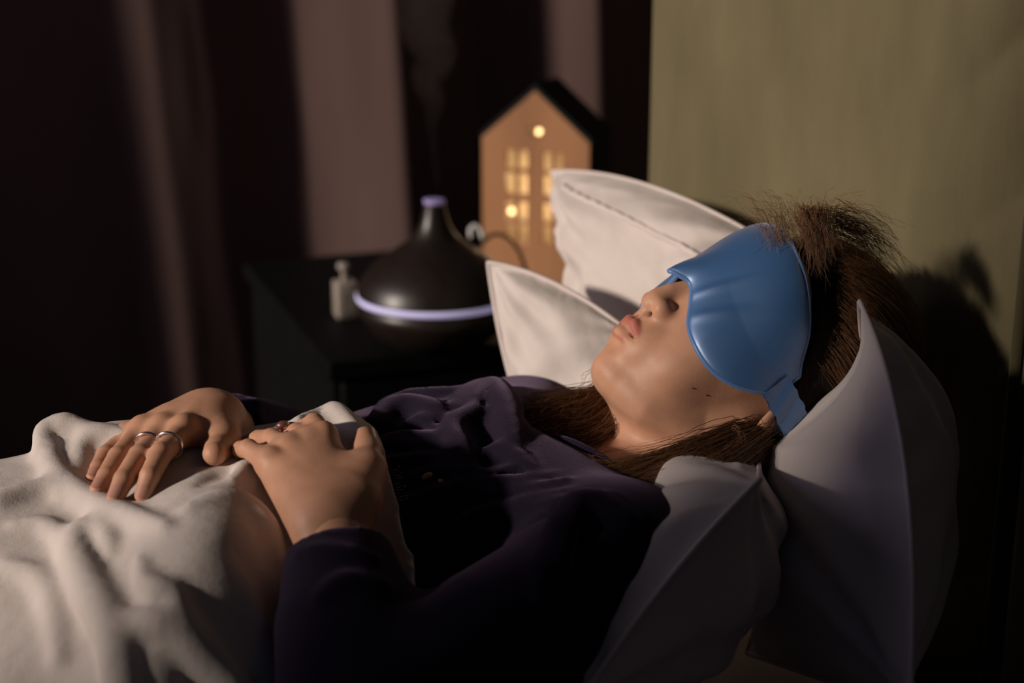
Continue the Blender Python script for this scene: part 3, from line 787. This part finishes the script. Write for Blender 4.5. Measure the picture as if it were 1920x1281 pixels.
# ---- rings
def ring(px, py, a, b, t, r, wd, material, label, stone=False):
    c = np.array(a)*(1-t)+np.array(b)*t; ax = np.array(b)-np.array(a); ax /= np.linalg.norm(ax)
    h = np.cross(ax, [0, 0, 1.]); h /= np.linalg.norm(h); g = np.cross(h, ax)
    o = MB().tube([c+r*(cos(2*pi*i/40)*h+sin(2*pi*i/40)*g) for i in range(40)], wd, 8, closed=True).obj('ring', material, person, True)
    tag(o, label)
    if stone:
        top = c-RT*.0065+UP*.0075-FW*.004
        m = MB(); prof = [(0.0001, .0042), (.0028, .0038), (.0052, .0018), (.0055, 0), (.004, -.002), (.0001, -.003)]
        m.lathe(prof, (0, 0, 0), 12); R_ = np.stack([h, ax, g], 1)
        V = (np.array(m.V)@R_.T)+top
        mesh_obj('stone', V, m.F, M['stone'], o)
    return o
f = RH['fingers']
ring(0, 0, f[0][0], f[0][1], .66, .0103, .0011, M['silver'], 'thin silver ring on the index finger')
ring(0, 0, f[1][0], f[1][1], .62, .0105, .0012, M['silver'], 'silver ring on the middle finger')
f = LH['fingers']
ring(0, 0, f[1][1], f[1][2], .30, .0092, .0014, M['bronze'], 'ring with a round brown stone', True)

# ---- hair
def strands(guides, n, rad, spread, wave, name, mtl, tips=.5, seg=16, parent=None, seed=1, wfreq=9, fly=.0):
    """guides: list of world polylines; strands follow blends of neighbouring guides"""
    r = np.random.default_rng(seed); G = [spline(g, seg) for g in guides]
    Vs = []; Fs = []; off = 0; tt = np.linspace(0, 1, seg)
    for k in range(n):
        i = r.integers(0, len(G)); j = min(len(G)-1, max(0, i+r.integers(-1, 2))); a = r.uniform(0, 1)
        base = G[i]*(1-a*.5)+G[j]*a*.5
        o0 = r.normal(0, 1, 3)*spread; o1_ = r.normal(0, 1, 3)*spread*(1.3+fly)
        ph = r.uniform(-.6, .6)+i*1.3; am = wave*r.uniform(.5, 1.3)
        d = np.gradient(base, axis=0); d /= np.linalg.norm(d, axis=1, keepdims=True)+1e-9
        sd_ = np.cross(d, FW); sd_ /= np.linalg.norm(sd_, axis=1, keepdims=True)+1e-9
        cut = r.uniform(1-tips, 1); t = tt*cut
        idx = t*(seg-1); i0 = np.minimum(idx.astype(int), seg-2); fr = (idx-i0)[:, None]
        p = base[i0]*(1-fr)+base[i0+1]*fr; s_ = sd_[i0]; d_ = d[i0]
        wv = (np.sin(t*wfreq+ph)*am*t)[:, None]*s_+(np.cos(t*wfreq*1.1+ph)*am*t)[:, None]*np.cross(s_, d_)
        fz = np.cumsum(r.normal(0, 1, (seg, 3)), 0)*fly*.0016
        p = p+o0*(1-t)[:, None]+o1_*t[:, None]+wv+fz
        rr = rad*(1-.75*tt**2)[:, None]*r.uniform(.7, 1.2)
        b1 = s_; b2 = np.cross(s_, d_)
        ring_ = np.stack([p+b1*rr, p+(-.5*b1+.866*b2)*rr, p+(-.5*b1-.866*b2)*rr], 1).reshape(-1, 3)
        Vs.append(ring_); q = np.arange(seg-1)[:, None]*3; j3 = np.arange(3)[None, :]
        Fs.append(np.stack([(q+j3).ravel(), (q+(j3+1) % 3).ravel(), (q+3+(j3+1) % 3).ravel(), (q+3+j3).ravel()], 1)+off); off += seg*3
    o = mesh_obj(name, np.vstack(Vs), np.vstack(Fs), mtl, parent); o['kind'] = 'stuff'
    return o
cf = Field((-.14, -.19, -.16), (.14, .12, .17), .0026)
cf.ell((0, -.024, .038), (.087, .104, .106), .01)
cf.ell((0, -.060, -.035), (.088, .085, .085), .04)
cf.ell((.055, -.035, -.045), (.040, .055, .060), .03); cf.ell((-.055, -.035, -.045), (.040, .055, .060), .03)
sl, X, Y, Z = cf.sub(cf.lo, cf.lo+cf.h*cf.n)
front = (Y-.000)*1.0-(Z-.0)*.62-.004                                  # hairline plane
front = np.maximum(front, -9)+0*X
cf.put(sl, front.astype(np.float32), .006, 'and')
V, Fc = cf.mesh(2); 
nsd = value_noise(4, V[:, 0]*14, V[:, 2]*2+V[:, 1]*3, 6, 3)
V = V*(1+.03*nsd[:, None])
hair = tag(mesh_obj('hair', V@HM.T+HO, Fc, M['hairdark'], person), 'brown hair, wavy at the ends')
# scalp strands combed back from the hairline
guides = []
for a in np.linspace(-1.5, 1.5, 26):
    g = []
    for b in np.linspace(.80+.45*(a/1.5)**2, 2.3, 7):
        # sweep over the crown from the hairline backwards
        q = np.array([.090*sin(a)*(.55+.45*sin(b)), .107*cos(b)*1.0-.024, .038+.109*sin(b)*cos(a)])
        g.append(H(q))
    guides.append(g)
strands(guides, 1500, .00030, .0045, .001, 'hair_strand', M['hair'], .6, 14, hair, 3)
# tuft standing over the top of the mask
tg = []
for (x0, x1) in ((1425, 1395), (1440, 1412), (1455, 1436), (1470, 1468), (1490, 1500), (1510, 1540), (1530, 1575), (1550, 1610)):
    tg.append([P(x0+25, 455, 1.235), P(x0+8, 412, 1.235), P((x0+x1)/2, 396, 1.235), P(x1, 400, 1.235), P(x1-6 if x1 < 1460 else x1+14, 414, 1.235)])
strands(tg, 260, .00018, .005, .004, 'hair_strand', M['hair'], .5, 12, hair, 5, 7, 1.0)
tg = [[P(1500+i*12, 392, 1.225), P(1512+i*8, 425, 1.21), P(1520+i*6, 470, 1.205), P(1528+i*4, 510, 1.20)] for i in range(5)]
strands(tg, 260, .00024, .003, .003, 'hair_strand', M['hair'], .5, 12, hair, 6, 5, .5)
tg = [[P(1560, 400, 1.24), P(1620, 420, 1.25), P(1660, 455, 1.26), P(1672, 480, 1.27)], [P(1570, 420, 1.24), P(1630, 450, 1.25), P(1665, 490, 1.26), P(1690, 540, 1.27)]]
strands(tg, 160, .00022, .006, .004, 'hair_strand', M['hair'], .5, 12, hair, 8, 6, .8)
# far lock, beyond the chin
gl = [[P(1165, 690, 1.33), P(1130, 735, 1.31), P(1085, 758, 1.29), P(1030, 768, 1.275), P(988, 772, 1.268), P(980, 800, 1.262)],
      [P(1165, 710, 1.33), P(1130, 755, 1.30), P(1085, 775, 1.28), P(1030, 785, 1.268), P(1000, 795, 1.262), P(990, 806, 1.26)],
      [P(1175, 730, 1.32), P(1140, 765, 1.295), P(1100, 790, 1.275), P(1065, 800, 1.262), P(1045, 815, 1.258), P(1060, 830, 1.255)],
      [P(1175, 745, 1.31), P(1140, 785, 1.285), P(1100, 815, 1.265), P(1060, 830, 1.255), P(1035, 850, 1.25), P(1042, 872, 1.245)],
      [P(1180, 760, 1.30), P(1145, 800, 1.275), P(1105, 830, 1.26), P(1075, 850, 1.25), P(1060, 865, 1.243), P(1050, 880, 1.24)]]
strands(gl, 1500, .00030, .0055, .005, 'hair_strand', M['hair'], .35, 18, hair, 11, 10, .45)
# near lock, over the neck and shoulder
gn = [[P(1420, 805, 1.24), P(1350, 822, 1.205), P(1285, 848, 1.19), P(1215, 880, 1.182), P(1140, 902, 1.176), P(1085, 906, 1.174)],
      [P(1425, 815, 1.23), P(1350, 838, 1.195), P(1280, 866, 1.182), P(1205, 898, 1.172), P(1125, 916, 1.168), P(1080, 916, 1.166)],
      [P(1425, 825, 1.23), P(1345, 852, 1.188), P(1270, 878, 1.172), P(1195, 906, 1.164), P(1125, 926, 1.158), P(1088, 926, 1.156)],
      [P(1425, 830, 1.22), P(1355, 865, 1.178), P(1285, 895, 1.162), P(1215, 920, 1.152), P(1150, 940, 1.148), P(1105, 945, 1.146)],
      [P(1425, 835, 1.22), P(1370, 870, 1.172), P(1310, 905, 1.154), P(1262, 925, 1.145), P(1210, 955, 1.140), P(1185, 965, 1.138)],
      [P(1430, 835, 1.22), P(1385, 865, 1.167), P(1345, 890, 1.152), P(1302, 920, 1.142), P(1262, 945, 1.137), P(1240, 962, 1.135)]]
strands(gn, 3000, .00030, .0048, .004, 'hair_strand', M['hair'], .35, 18, hair, 12, 7, .35)
lf = Field(P(1440, 900, 1.30)-np.array([.25, .2, .12]), P(1300, 800, 1.2)+np.array([.12, .2, .12]), .003)
for g in gn: lf.line(spline(g, 10)[:8]+FW*.010, np.linspace(.009, .004, 8), .008)
for g in gl: lf.line(spline(g, 10)[:8]+FW*.010, np.linspace(.010, .005, 8), .008)
V, Fq = lf.mesh(1)
mesh_obj('under_layer', V, Fq, M['hairdark'], hair)
# a few loose hairs
loose = [[P(1118, 690, 1.27), P(1100, 715, 1.27), P(1085, 745, 1.27), P(1040, 785, 1.265)], [P(1370, 800, 1.19), P(1385, 815, 1.18), P(1372, 850, 1.17), P(1368, 832, 1.17)],
         [P(1150, 872, 1.175), P(1110, 862, 1.175), P(1130, 885, 1.172), P(1250, 860, 1.17)]]
for i, g in enumerate(loose): strands([g], 7, .00018, .0016, .003, 'hair_strand', M['hair'], .2, 16, hair, 30+i, 5, .6)

# ================================================================== THE DUVET (a thick quilt, sculpted as a field over the body)
ctrl = [  # pixel x, y, height
    (110, 802, .815), (180, 806, .818), (240, 812, .820), (330, 815, .812), (460, 806, .810), (560, 783, .815), (625, 772, .820), (680, 805, .808),
    (400, 870, .808), (300, 950, .800), (200, 930, .788), (180, 880, .790), (120, 850, .805), (60, 905, .770), (0, 935, .745), (-120, 960, .73), (-300, 1000, .72),
    (250, 1000, .792), (400, 950, .803), (470, 900, .806), (550, 880, .802), (640, 900, .797), (700, 900, .790), (740, 950, .785), (770, 1040, .768), (680, 1000, .775), (560, 1000, .780), (470, 1000, .794),
    (100, 960, .775), (150, 1030, .772), (0, 1050, .75), (100, 1150, .745), (300, 1060, .785), (400, 1060, .785), (480, 1080, .778), (300, 1130, .770), (400, 1140, .768), (480, 1160, .755),
    (300, 1210, .752), (400, 1220, .748), (470, 1240, .730), (300, 1281, .735), (400, 1300, .722), (470, 1310, .700), (530, 1130, .745), (540, 1220, .71), (540, 1300, .68), (600, 1200, .68), (640, 1300, .63),
    (200, 1200, .745), (150, 1281, .722), (0, 1200, .735), (0, 1281, .720), (-250, 1281, .70), (-250, 1120, .72), (200, 1500, .66), (400, 1500, .64), (-200, 1500, .66), (700, 1400, .60), (100, 1800, .58), (-200, 1800, .58), (500, 1800, .57)]
cx = [Pax(a, b, 2, c) for a, b, c in ctrl]
cx += [np.array(q) for q in ((.05, 1.34, .68), (.20, 1.33, .66), (.33, 1.30, .66), (.05, 1.45, .62), (.22, 1.45, .60), (.4, 1.42, .60), (-.15, 1.45, .60), (-.5, 1.15, .70), (-.5, 1.45, .6), (-.5, .8, .62), (-.8, 1.15, .68), (-.8, .7, .6), (-.8, 1.5, .6))]
cx = np.array(cx)
def tps_fit(Pxy, z, lam=8e-4):
    n = len(z); d = np.linalg.norm(Pxy[:, None]-Pxy[None], axis=2); K = np.where(d > 0, d*d*np.log(d+1e-12), 0)+lam*np.eye(n)
    A = np.zeros((n+3, n+3)); A[:n, :n] = K; A[:n, n] = 1; A[:n, n+1:] = Pxy; A[n, :n] = 1; A[n+1:, :n] = Pxy.T
    return np.linalg.solve(A, np.r_[z, 0, 0, 0])
cf_ = tps_fit(cx[:, :2], cx[:, 2])
def Hd(x, y):
    z = cf_[len(cx)]+cf_[len(cx)+1]*x+cf_[len(cx)+2]*y
    for i, c in enumerate(cx):
        d2 = (x-c[0])**2+(y-c[1])**2; z = z+cf_[i]*.5*d2*np.log(d2+1e-12)
    return z
df = Field((-.62, .62, .53), (.42, 1.52, .87), .0033)
sl, X, Y, Z = df.sub(df.lo, df.lo+df.h*df.n)
gx = df.ax[0][:, None]+0*df.ax[1][None, :]; gy = 0*df.ax[0][:, None]+df.ax[1][None, :]
hz = np.maximum(Hd(gx.astype(float), gy.astype(float)), .565)
hz = hz+.006*value_noise(21, gx, gy, 8, 2)+.0018*(1-2.2*np.abs(value_noise(22, gx+gy*.6, gy-gx*.3, 11, 2)))
gz = np.gradient(hz, df.h); sl_ = 1/np.sqrt(1+gz[0]**2+gz[1]**2)
d = (Z-hz[:, :, None])*sl_[:, :, None]
# edge towards the chest, and the far and near edges
ex = np.array([Pax(*q) for q in ((625, 770, 2, .815), (680, 802, 2, .808), (712, 850, 2, .80), (745, 930, 2, .79), (765, 990, 2, .78), (777, 1057, 2, .768), (780, 1200, 2, .70))])
ex = np.vstack([[ex[0][0]-.03, 1.52, .6], [ex[0][0]-.01, 1.36, .7], ex, [ex[-1][0], .62, .6]])
o_ = np.argsort(ex[:, 1]); xe = np.interp(gy[0], ex[o_, 1], ex[o_, 0])
dist_e = (X-xe[None, :, None]).astype(np.float32)+0*Z
farx = np.array([[-.62, 1.46], [-.05, 1.47], [.05, 1.47], [.42, 1.47]])
df.a[:] = d.astype(np.float32)
df.ell((.37, 1.14, .685), (.212, .197, .136), .03); df.ell((.14, 1.14, .665), (.272, .182, .129), .03)
df.line([[-.02, 1.15, .66], [-.5, 1.15, .655]], [.13, .11], .05)
df.a[:] = np.maximum(np.maximum(df.a, np.maximum(dist_e, Y-1.44)), .553-Z).astype(np.float32)
folds(df, [
    ([(172, 986), (152, 1000), (148, 1045), (172, 1100), (200, 1150), (222, 1205), (235, 1290)], [.004, .009, .013, .014, .014, .014, .014], .014, 'add', .005),
    ([(165, 988), (190, 992), (208, 1015), (212, 1040)], [.004, .008, .007, .002], .012, 'add', .003),
    ([(215, 1190), (250, 1172), (300, 1168), (350, 1200), (400, 1250), (440, 1290)], [.003, .008, .010, .011, .011, .011], .014, 'add', .004),
    ([(262, 1050), (276, 1090), (300, 1108), (325, 1118), (340, 1155), (372, 1215), (425, 1275)], [.002, .007, .009, .008, .009, .009, .008], .012, 'add', .003),
    ([(80, 855), (88, 815), (125, 800), (175, 806)], [.004, .010, .011, .004], .016, 'add', .005),
    ([(98, 840), (104, 880), (138, 918), (190, 950), (250, 972), (310, 985)], [.004, .009, .010, .010, .008, .002], .016, 'add', .004),
    ([(150, 880), (158, 838), (195, 815), (238, 816)], [.003, .007, .008, .003], .014, 'add', .003),
    ([(0, 940), (55, 924), (98, 918), (118, 935)], [.008, .008, .007, .002], .014, 'add', .003),
    ([(30, 985), (85, 985), (125, 1020), (138, 1060)], [.002, .006, .007, .003], .014, 'add', .002),
    ([(15, 1060), (75, 1085), (105, 1140), (112, 1230)], [.002, .007, .008, .003], .018, 'add', .003),
    ([(355, 955), (420, 935), (470, 950), (505, 990), (525, 1050)], [.002, .006, .007, .007, .002], .018, 'add', .002),
    ([(380, 905), (415, 888), (460, 886)], [.001, .005, .002], .016, 'sub', -.001),
    ([(440, 905), (460, 880), (482, 884), (470, 915)], [.002, .006, .006, .002], .014, 'add', .003),
    ([(560, 790), (610, 775), (630, 772), (660, 800), (690, 840)], [.003, .006, .008, .006, .003], .014, 'add', .004),
], kk=.7, ss=-.6)
# inside taken out: the quilt is a shell over the body
a_in = -(df.a+.036); df.a = np.maximum(df.a, a_in).astype(np.float32)
df.a[:, :, 0] = .01
V, Fd_ = df.mesh(1)
duvet = tag(mesh_obj('duvet', V, Fd_, M['linen']), 'rumpled white duvet pulled up to the waist under the folded hands', 'duvet')

# ================================================================== THE NIGHTSTAND AND WHAT STANDS ON IT
NZ = .58
pBL = Pax(470, 490, 2, NZ); pFL = Pax(597, 682, 2, NZ)
ns_x0 = (pBL[0]+pFL[0])/2; ns_y0 = pFL[1]; ns_y1 = pBL[1]
ns_x1 = ns_x0+.56
ns = tag(empty('nightstand', (ns_x0+.28, (ns_y0+ns_y1)/2, 0)), 'black square nightstand behind the bed carrying the diffuser and the lit house', 'nightstand')
MB().box((ns_x0, ns_y0, NZ-.028), (ns_x1, ns_y1, NZ), b=.004).obj('top', M['black'], ns)
MB().box((ns_x0+.012, ns_y0+.02, .10), (ns_x1-.012, ns_y1-.01, NZ-.028)).obj('body', M['black'], ns)
for z0, z1 in ((.115, .325), (.335, .545)):
    dr = MB().box((ns_x0+.02, ns_y0+.004, z0), (ns_x1-.02, ns_y0+.022, z1), b=.006).obj('drawer', M['black'], ns)
    MB().tube([(ns_x0+.20, ns_y0+.003, (z0+z1)/2), (ns_x0+.20, ns_y0-.02, (z0+z1)/2), (ns_x1-.20, ns_y0-.02, (z0+z1)/2), (ns_x1-.20, ns_y0+.003, (z0+z1)/2)], .004, 8).obj('handle', M['blackedge'], dr, True)
for x in (ns_x0+.04, ns_x1-.04):
    for y in (ns_y0+.05, ns_y1-.05): MB().box((x-.015, y-.015, 0), (x+.015, y+.015, .10)).obj('leg', M['black'], ns)
# low rounded stool tucked between bed and nightstand: only its rim shows
sx, sy = Pax(640, 700, 1, ns_y0-.05)[0], ns_y0-.05
szt = Pax(640, 693, 1, ns_y0-.05)[2]

# diffuser
DC = Pax(818, 640, 2, NZ); DC[2] = NZ
dist_ = proj(DC)[2]; RD = 148*dist_/FPX
ringc = Pax(818, 551, 1, DC[1]); ringz = ringc[2]; tipz = Pax(819, 378, 1, DC[1])[2]
df_ = tag(empty('diffuser', (DC[0], DC[1], NZ)), 'dark wood aroma diffuser with a glowing lavender band and narrow spout', 'diffuser')
hr = ringz-NZ; ht = tipz-NZ; cc = (DC[0], DC[1], NZ)
low = [(RD*.55, 0), (RD*.62, .003), (RD*.80, hr*.25), (RD*.94, hr*.60), (RD*.985, hr-.006)]
MB().lathe(low, cc, 72).obj('base', M['wenge'], df_, True)
MB().lathe([(RD*.98, hr-.006), (RD*1.0, hr-.003), (RD*1.0, hr+.001), (RD*.98, hr+.003)], cc, 72).obj('light_band', M['ledring'], df_, True)
q = ht-hr
up = [(RD*.985, hr+.003), (RD*.975, hr+q*.06), (RD*.92, hr+q*.17), (RD*.82, hr+q*.28), (RD*.66, hr+q*.40), (RD*.47, hr+q*.51), (RD*.31, hr+q*.61), (RD*.22, hr+q*.71), (RD*.165, hr+q*.83), (RD*.13, hr+q*.96), (RD*.125, ht), (RD*.09, ht), (RD*.08, ht-.01)]
up = [tuple(x) for x in spline([(a, b, 0) for a, b in up], 60)[:, :2]]
MB().lathe(up, cc, 72).obj('cover', M['wenge'], df_, True)
MB().lathe([(RD*.126, ht-.003), (RD*.133, ht-.001), (RD*.133, ht+.003), (RD*.09, ht+.003)], cc, 32).obj('spout_rim', M['lednozzle'], df_, True)
# mist
pts = [P(819, 372, dist_), P(818, 330, dist_), P(814, 280, dist_), P(808, 235, dist_), P(815, 195, dist_), P(800, 150, dist_), P(818, 100, dist_), P(795, 50, dist_), P(800, -20, dist_)]
rr = np.interp(np.linspace(0, 1, 40), [0, .15, .35, .5, .7, 1], [.004, .005, .008, .016, .030, .045])
mo = MB().tube(spline(pts, 40), rr, 14).obj('mist', M['mist'], None, True)
tag(mo, 'thin wisp of mist rising from the diffuser spout', 'mist', kind='stuff')

# bottle
BC = Pax(652, 598, 2, NZ); bd = proj(BC)[2]; k = bd/FPX
bt = tag(empty('bottle', (BC[0], BC[1], NZ)), 'small square clear glass bottle with a slim neck and stopper, left of the diffuser', 'bottle')
MB().box((BC[0]-20*k, BC[1]-.002, NZ), (BC[0]+22*k, BC[1]+.030, NZ+70*k), b=.004).obj('body', M['glassy'], bt, True)
MB().box((BC[0]-11*k, BC[1]-.0035, NZ+12*k), (BC[0]+15*k, BC[1]-.0022, NZ+52*k)).obj('label', M['label'], bt)
MB().lathe([(7.5*k, 70*k), (6*k, 75*k), (6*k, 88*k), (7*k, 90*k)], (BC[0], BC[1]+.013, NZ), 20).obj('neck', M['glassy'], bt, True)
MB().lathe([(6*k, 90*k), (13*k, 95*k), (12*k, 103*k), (3*k, 104*k)], (BC[0], BC[1]+.013, NZ), 20).obj('stopper', M['label'], bt, True)

# little wooden house with a lit inside
hd = 2.42
Cc = P(1003, 520, hd); HY = Cc[1]
fdir = np.array([-.66, -.75, 0]); fdir /= np.linalg.norm(fdir)     # where its front faces
sdir = np.array([-fdir[1], fdir[0], 0]); sdir = sdir if sdir[0] > 0 else -sdir; bdir = -fdir
def on_front(px, py, O=None):
    r = ray(px, py); t = ((O_h-CAM)@fdir)/(r@fdir); return CAM+r*t
O_h = Pax(905, 530, 2, NZ+.0); 
if O_h[1] > ns_y1-.14: pass
LB = O_h
LT = on_front(899, 250); RTp = on_front(1105, 277); PK = on_front(1001, 170)
wid = (RTp-O_h)@sdir; eaveL = LT[2]-NZ; eaveR = RTp[2]-NZ; eave = (eaveL+eaveR)/2; peak = PK[2]-NZ; pkx = (PK-O_h)@sdir
pkx = wid/2
dep = .105
def hp(s, z, b): return O_h+sdir*s+bdir*b+np.array([0, 0, z])
house = tag(empty('house_lantern', tuple(hp(wid/2, 0, dep/2))), 'wooden house-shaped lantern with a black roof and lit cut-out windows', 'lantern')
print('HOUSE', O_h, wid, eave, peak, eaveL, eaveR, (PK-O_h)@sdir)
# front with real openings: build from a cell grid
def front_local(px, py):
    p = on_front(px, py); return (p-O_h)@sdir, p[2]-NZ
wins = []
w0s, _ = front_local(949, 320); w1s, _ = front_local(966, 320); w2s, _ = front_local(972, 320); w3s, _ = front_local(989, 320)
r0s, _ = front_local(1018, 330); r1s, _ = front_local(1034, 330); r2s, _ = front_local(1040, 330); r3s, _ = front_local(1055, 330)
zz = [front_local(968, p)[1] for p in (455, 420, 412, 378, 362, 325, 316, 281)]
vx = sorted([0, wid, w0s, w1s, w2s, w3s, r0s, r1s, r2s, r3s]); vz = [0]+zz+[eave]
th = .007
m_ = MB()
holes = set()
for i in range(len(vx)-1):
    for j in range(len(vz)-1):
        xm = (vx[i]+vx[i+1])/2
        isx = (w0s < xm < w1s) or (w2s < xm < w3s) or (r0s < xm < r1s) or (r2s < xm < r3s)
        isz = j in (1, 3, 5, 7)
        if isx and isz: holes.add((i, j)); continue
        a, b, c, d_ = vx[i], vx[i+1], vz[j], vz[j+1]
        Vv = [hp(s, z, bb) for bb in (0, th) for s, z in ((a, c), (b, c), (b, d_), (a, d_))]
        m_.add(Vv, [(0, 3, 2, 1), (4, 5, 6, 7), (0, 1, 5, 4), (1, 2, 6, 5), (2, 3, 7, 6), (3, 0, 4, 7)])
# gable with a heart opening
hs, hz_ = front_local(1009, 248); hs = wid*.50; 
heart = []
for i in range(28):
    a = 2*pi*i/28; heart.append((hs+.0125*(16*sin(a)**3)/16, hz_+.0125*(13*cos(a)-5*cos(2*a)-2*cos(3*a)-cos(4*a))/16))
gout = []
poly = [(0, eave), (wid, eave), (wid/2, peak)]
def tri_ray(ang):
    dx, dz = cos(ang), sin(ang); best = 9
    for (x0, z0), (x1, z1) in zip(poly, poly[1:]+poly[:1]):
        ex_, ez_ = x1-x0, z1-z0; den = dx*ez_-dz*ex_
        if abs(den) > 1e-9:
            t = ((x0-hs)*ez_-(z0-hz_)*ex_)/den; u_ = ((x0-hs)*dz-(z0-hz_)*dx)/den
            if t > 0 and -1e-6 <= u_ <= 1+1e-6: best = min(best, t)
    return (hs+dx*best, hz_+dz*best)
angs = sorted([math.atan2(z-hz_, x-hs) for x, z in heart]+[math.atan2(z-hz_, x-hs) for x, z in poly])
hang = sorted([(math.atan2(z-hz_, x-hs), math.hypot(x-hs, z-hz_)) for x, z in heart])
ha = np.array([a for a, _ in hang]); hr_ = np.array([r_ for _, r_ in hang]); ha2 = np.r_[ha-2*pi, ha, ha+2*pi]; hr2 = np.r_[hr_, hr_, hr_]
inn = [(hs+cos(a)*np.interp(a, ha2, hr2), hz_+sin(a)*np.interp(a, ha2, hr2)) for a in angs]; outp = [tri_ray(a) for a in angs]
n_ = len(angs); Vv = [hp(s, z, bb) for bb in (0, th) for L_ in (inn, outp) for s, z in L_]; Ff = []
for i in range(n_):
    j = (i+1) % n_; Ff += [(i, n_+i, n_+j, j), (2*n_+i, 2*n_+j, 3*n_+j, 3*n_+i), (i, j, 2*n_+j, 2*n_+i), (n_+i, 3*n_+i, 3*n_+j, n_+j)]
m_.add(Vv, Ff)
m_.obj('front_panel', M['pine'], house)
def slab(name, pts2, b0, b1, m2, t=None):
    n = len(pts2); V = [hp(s, z, b) for b in (b0, b1) for s, z in pts2]; F = [tuple(range(n)), tuple(range(2*n-1, n-1, -1))]
    F += [(i, i+n, (i+1) % n+n, (i+1) % n) for i in range(n)]
    return MB().add(V, F).obj(name, m2, house)
slab('side_panel', [(-.001, 0), (.006, 0), (.006, eave), (-.001, eave)], th, dep, M['slate'])
slab('side_panel', [(wid-.006, 0), (wid+.001, 0), (wid+.001, eave), (wid-.006, eave)], th, dep, M['slate'])
slab('back_panel', [(0, 0), (wid, 0), (wid, eave), (wid/2, peak), (0, eave)], dep-.006, dep, M['palewood'])
slab('floor_panel', [(.006, 0), (wid-.006, 0), (wid-.006, .006), (.006, .006)], th, dep-.006, M['pine'])
sl_l = (peak-eave)/(wid/2); tt_ = .010
for s in (0, 1):
    f_ = (lambda x: x) if s == 0 else (lambda x: wid-x)
    slab('roof_panel', [(f_(-.003), eave-.003*sl_l), (f_(wid/2), peak), (f_(wid/2), peak+tt_), (f_(-.003), eave-.003*sl_l+tt_)], 0, dep+.003, M['slate'])
bulbs = [on_front(959, 396), on_front(1011, 247)]
for p, e_ in ((on_front(958, 345), .16), (on_front(964, 410), .18)):
    ld = bpy.data.lights.new('lantern_glow', 'POINT'); ld.energy = e_; ld.color = (1, .76, .46); ld.shadow_soft_size = .01
    lo_ = bpy.data.objects.new('lantern_glow', ld); COL.objects.link(lo_); lo_.location = Vector(p+bdir*.05)-house.location; lo_.parent = house
wire = []
for i, p in enumerate(bulbs):
    vd = (p-CAM)/np.linalg.norm(p-CAM); c = p+vd*.022 if i < 2 else p+bdir*.055
    wire.append(c)
    rr_ = .0055 if i < 2 else .004
    MB().lathe([(.0001, -rr_), (rr_*.7, -rr_*.7), (rr_, 0), (rr_*.7, rr_*.7), (.0001, rr_)], tuple(c), 12).obj('light_bulb', M['bulb'], house, True)
MB().tube(spline(wire, 30)+bdir*.004, .0008, 5).obj('light_wire', M['slate'], house, True)
# dark tube arching up beside the diffuser, with a pale loop
cd_ = 2.30
cb = MB().tube(spline([P(905, 455, cd_), P(925, 440, cd_), P(950, 445, cd_), (P(972, 470, cd_)), P(985, 505, cd_), Pax(995, 545, 2, NZ+.009), Pax(1010, 540, 2, NZ+.009)], 40), .0028, 8).obj('dark_arc', M['slate'], None, True)
tag(cb, 'thin dark tube arching up behind the diffuser', 'dark_arc')
lp = MB().tube(spline([P(884, 446, cd_-.02), P(882, 432, cd_-.02), P(890, 424, cd_-.02), P(900, 430, cd_-.02), P(906, 448, cd_-.02)], 20), .0035, 8).obj('tag_loop', M['white'], None, True)
tag(lp, 'small white loop of cord beside the lit house', 'cord')
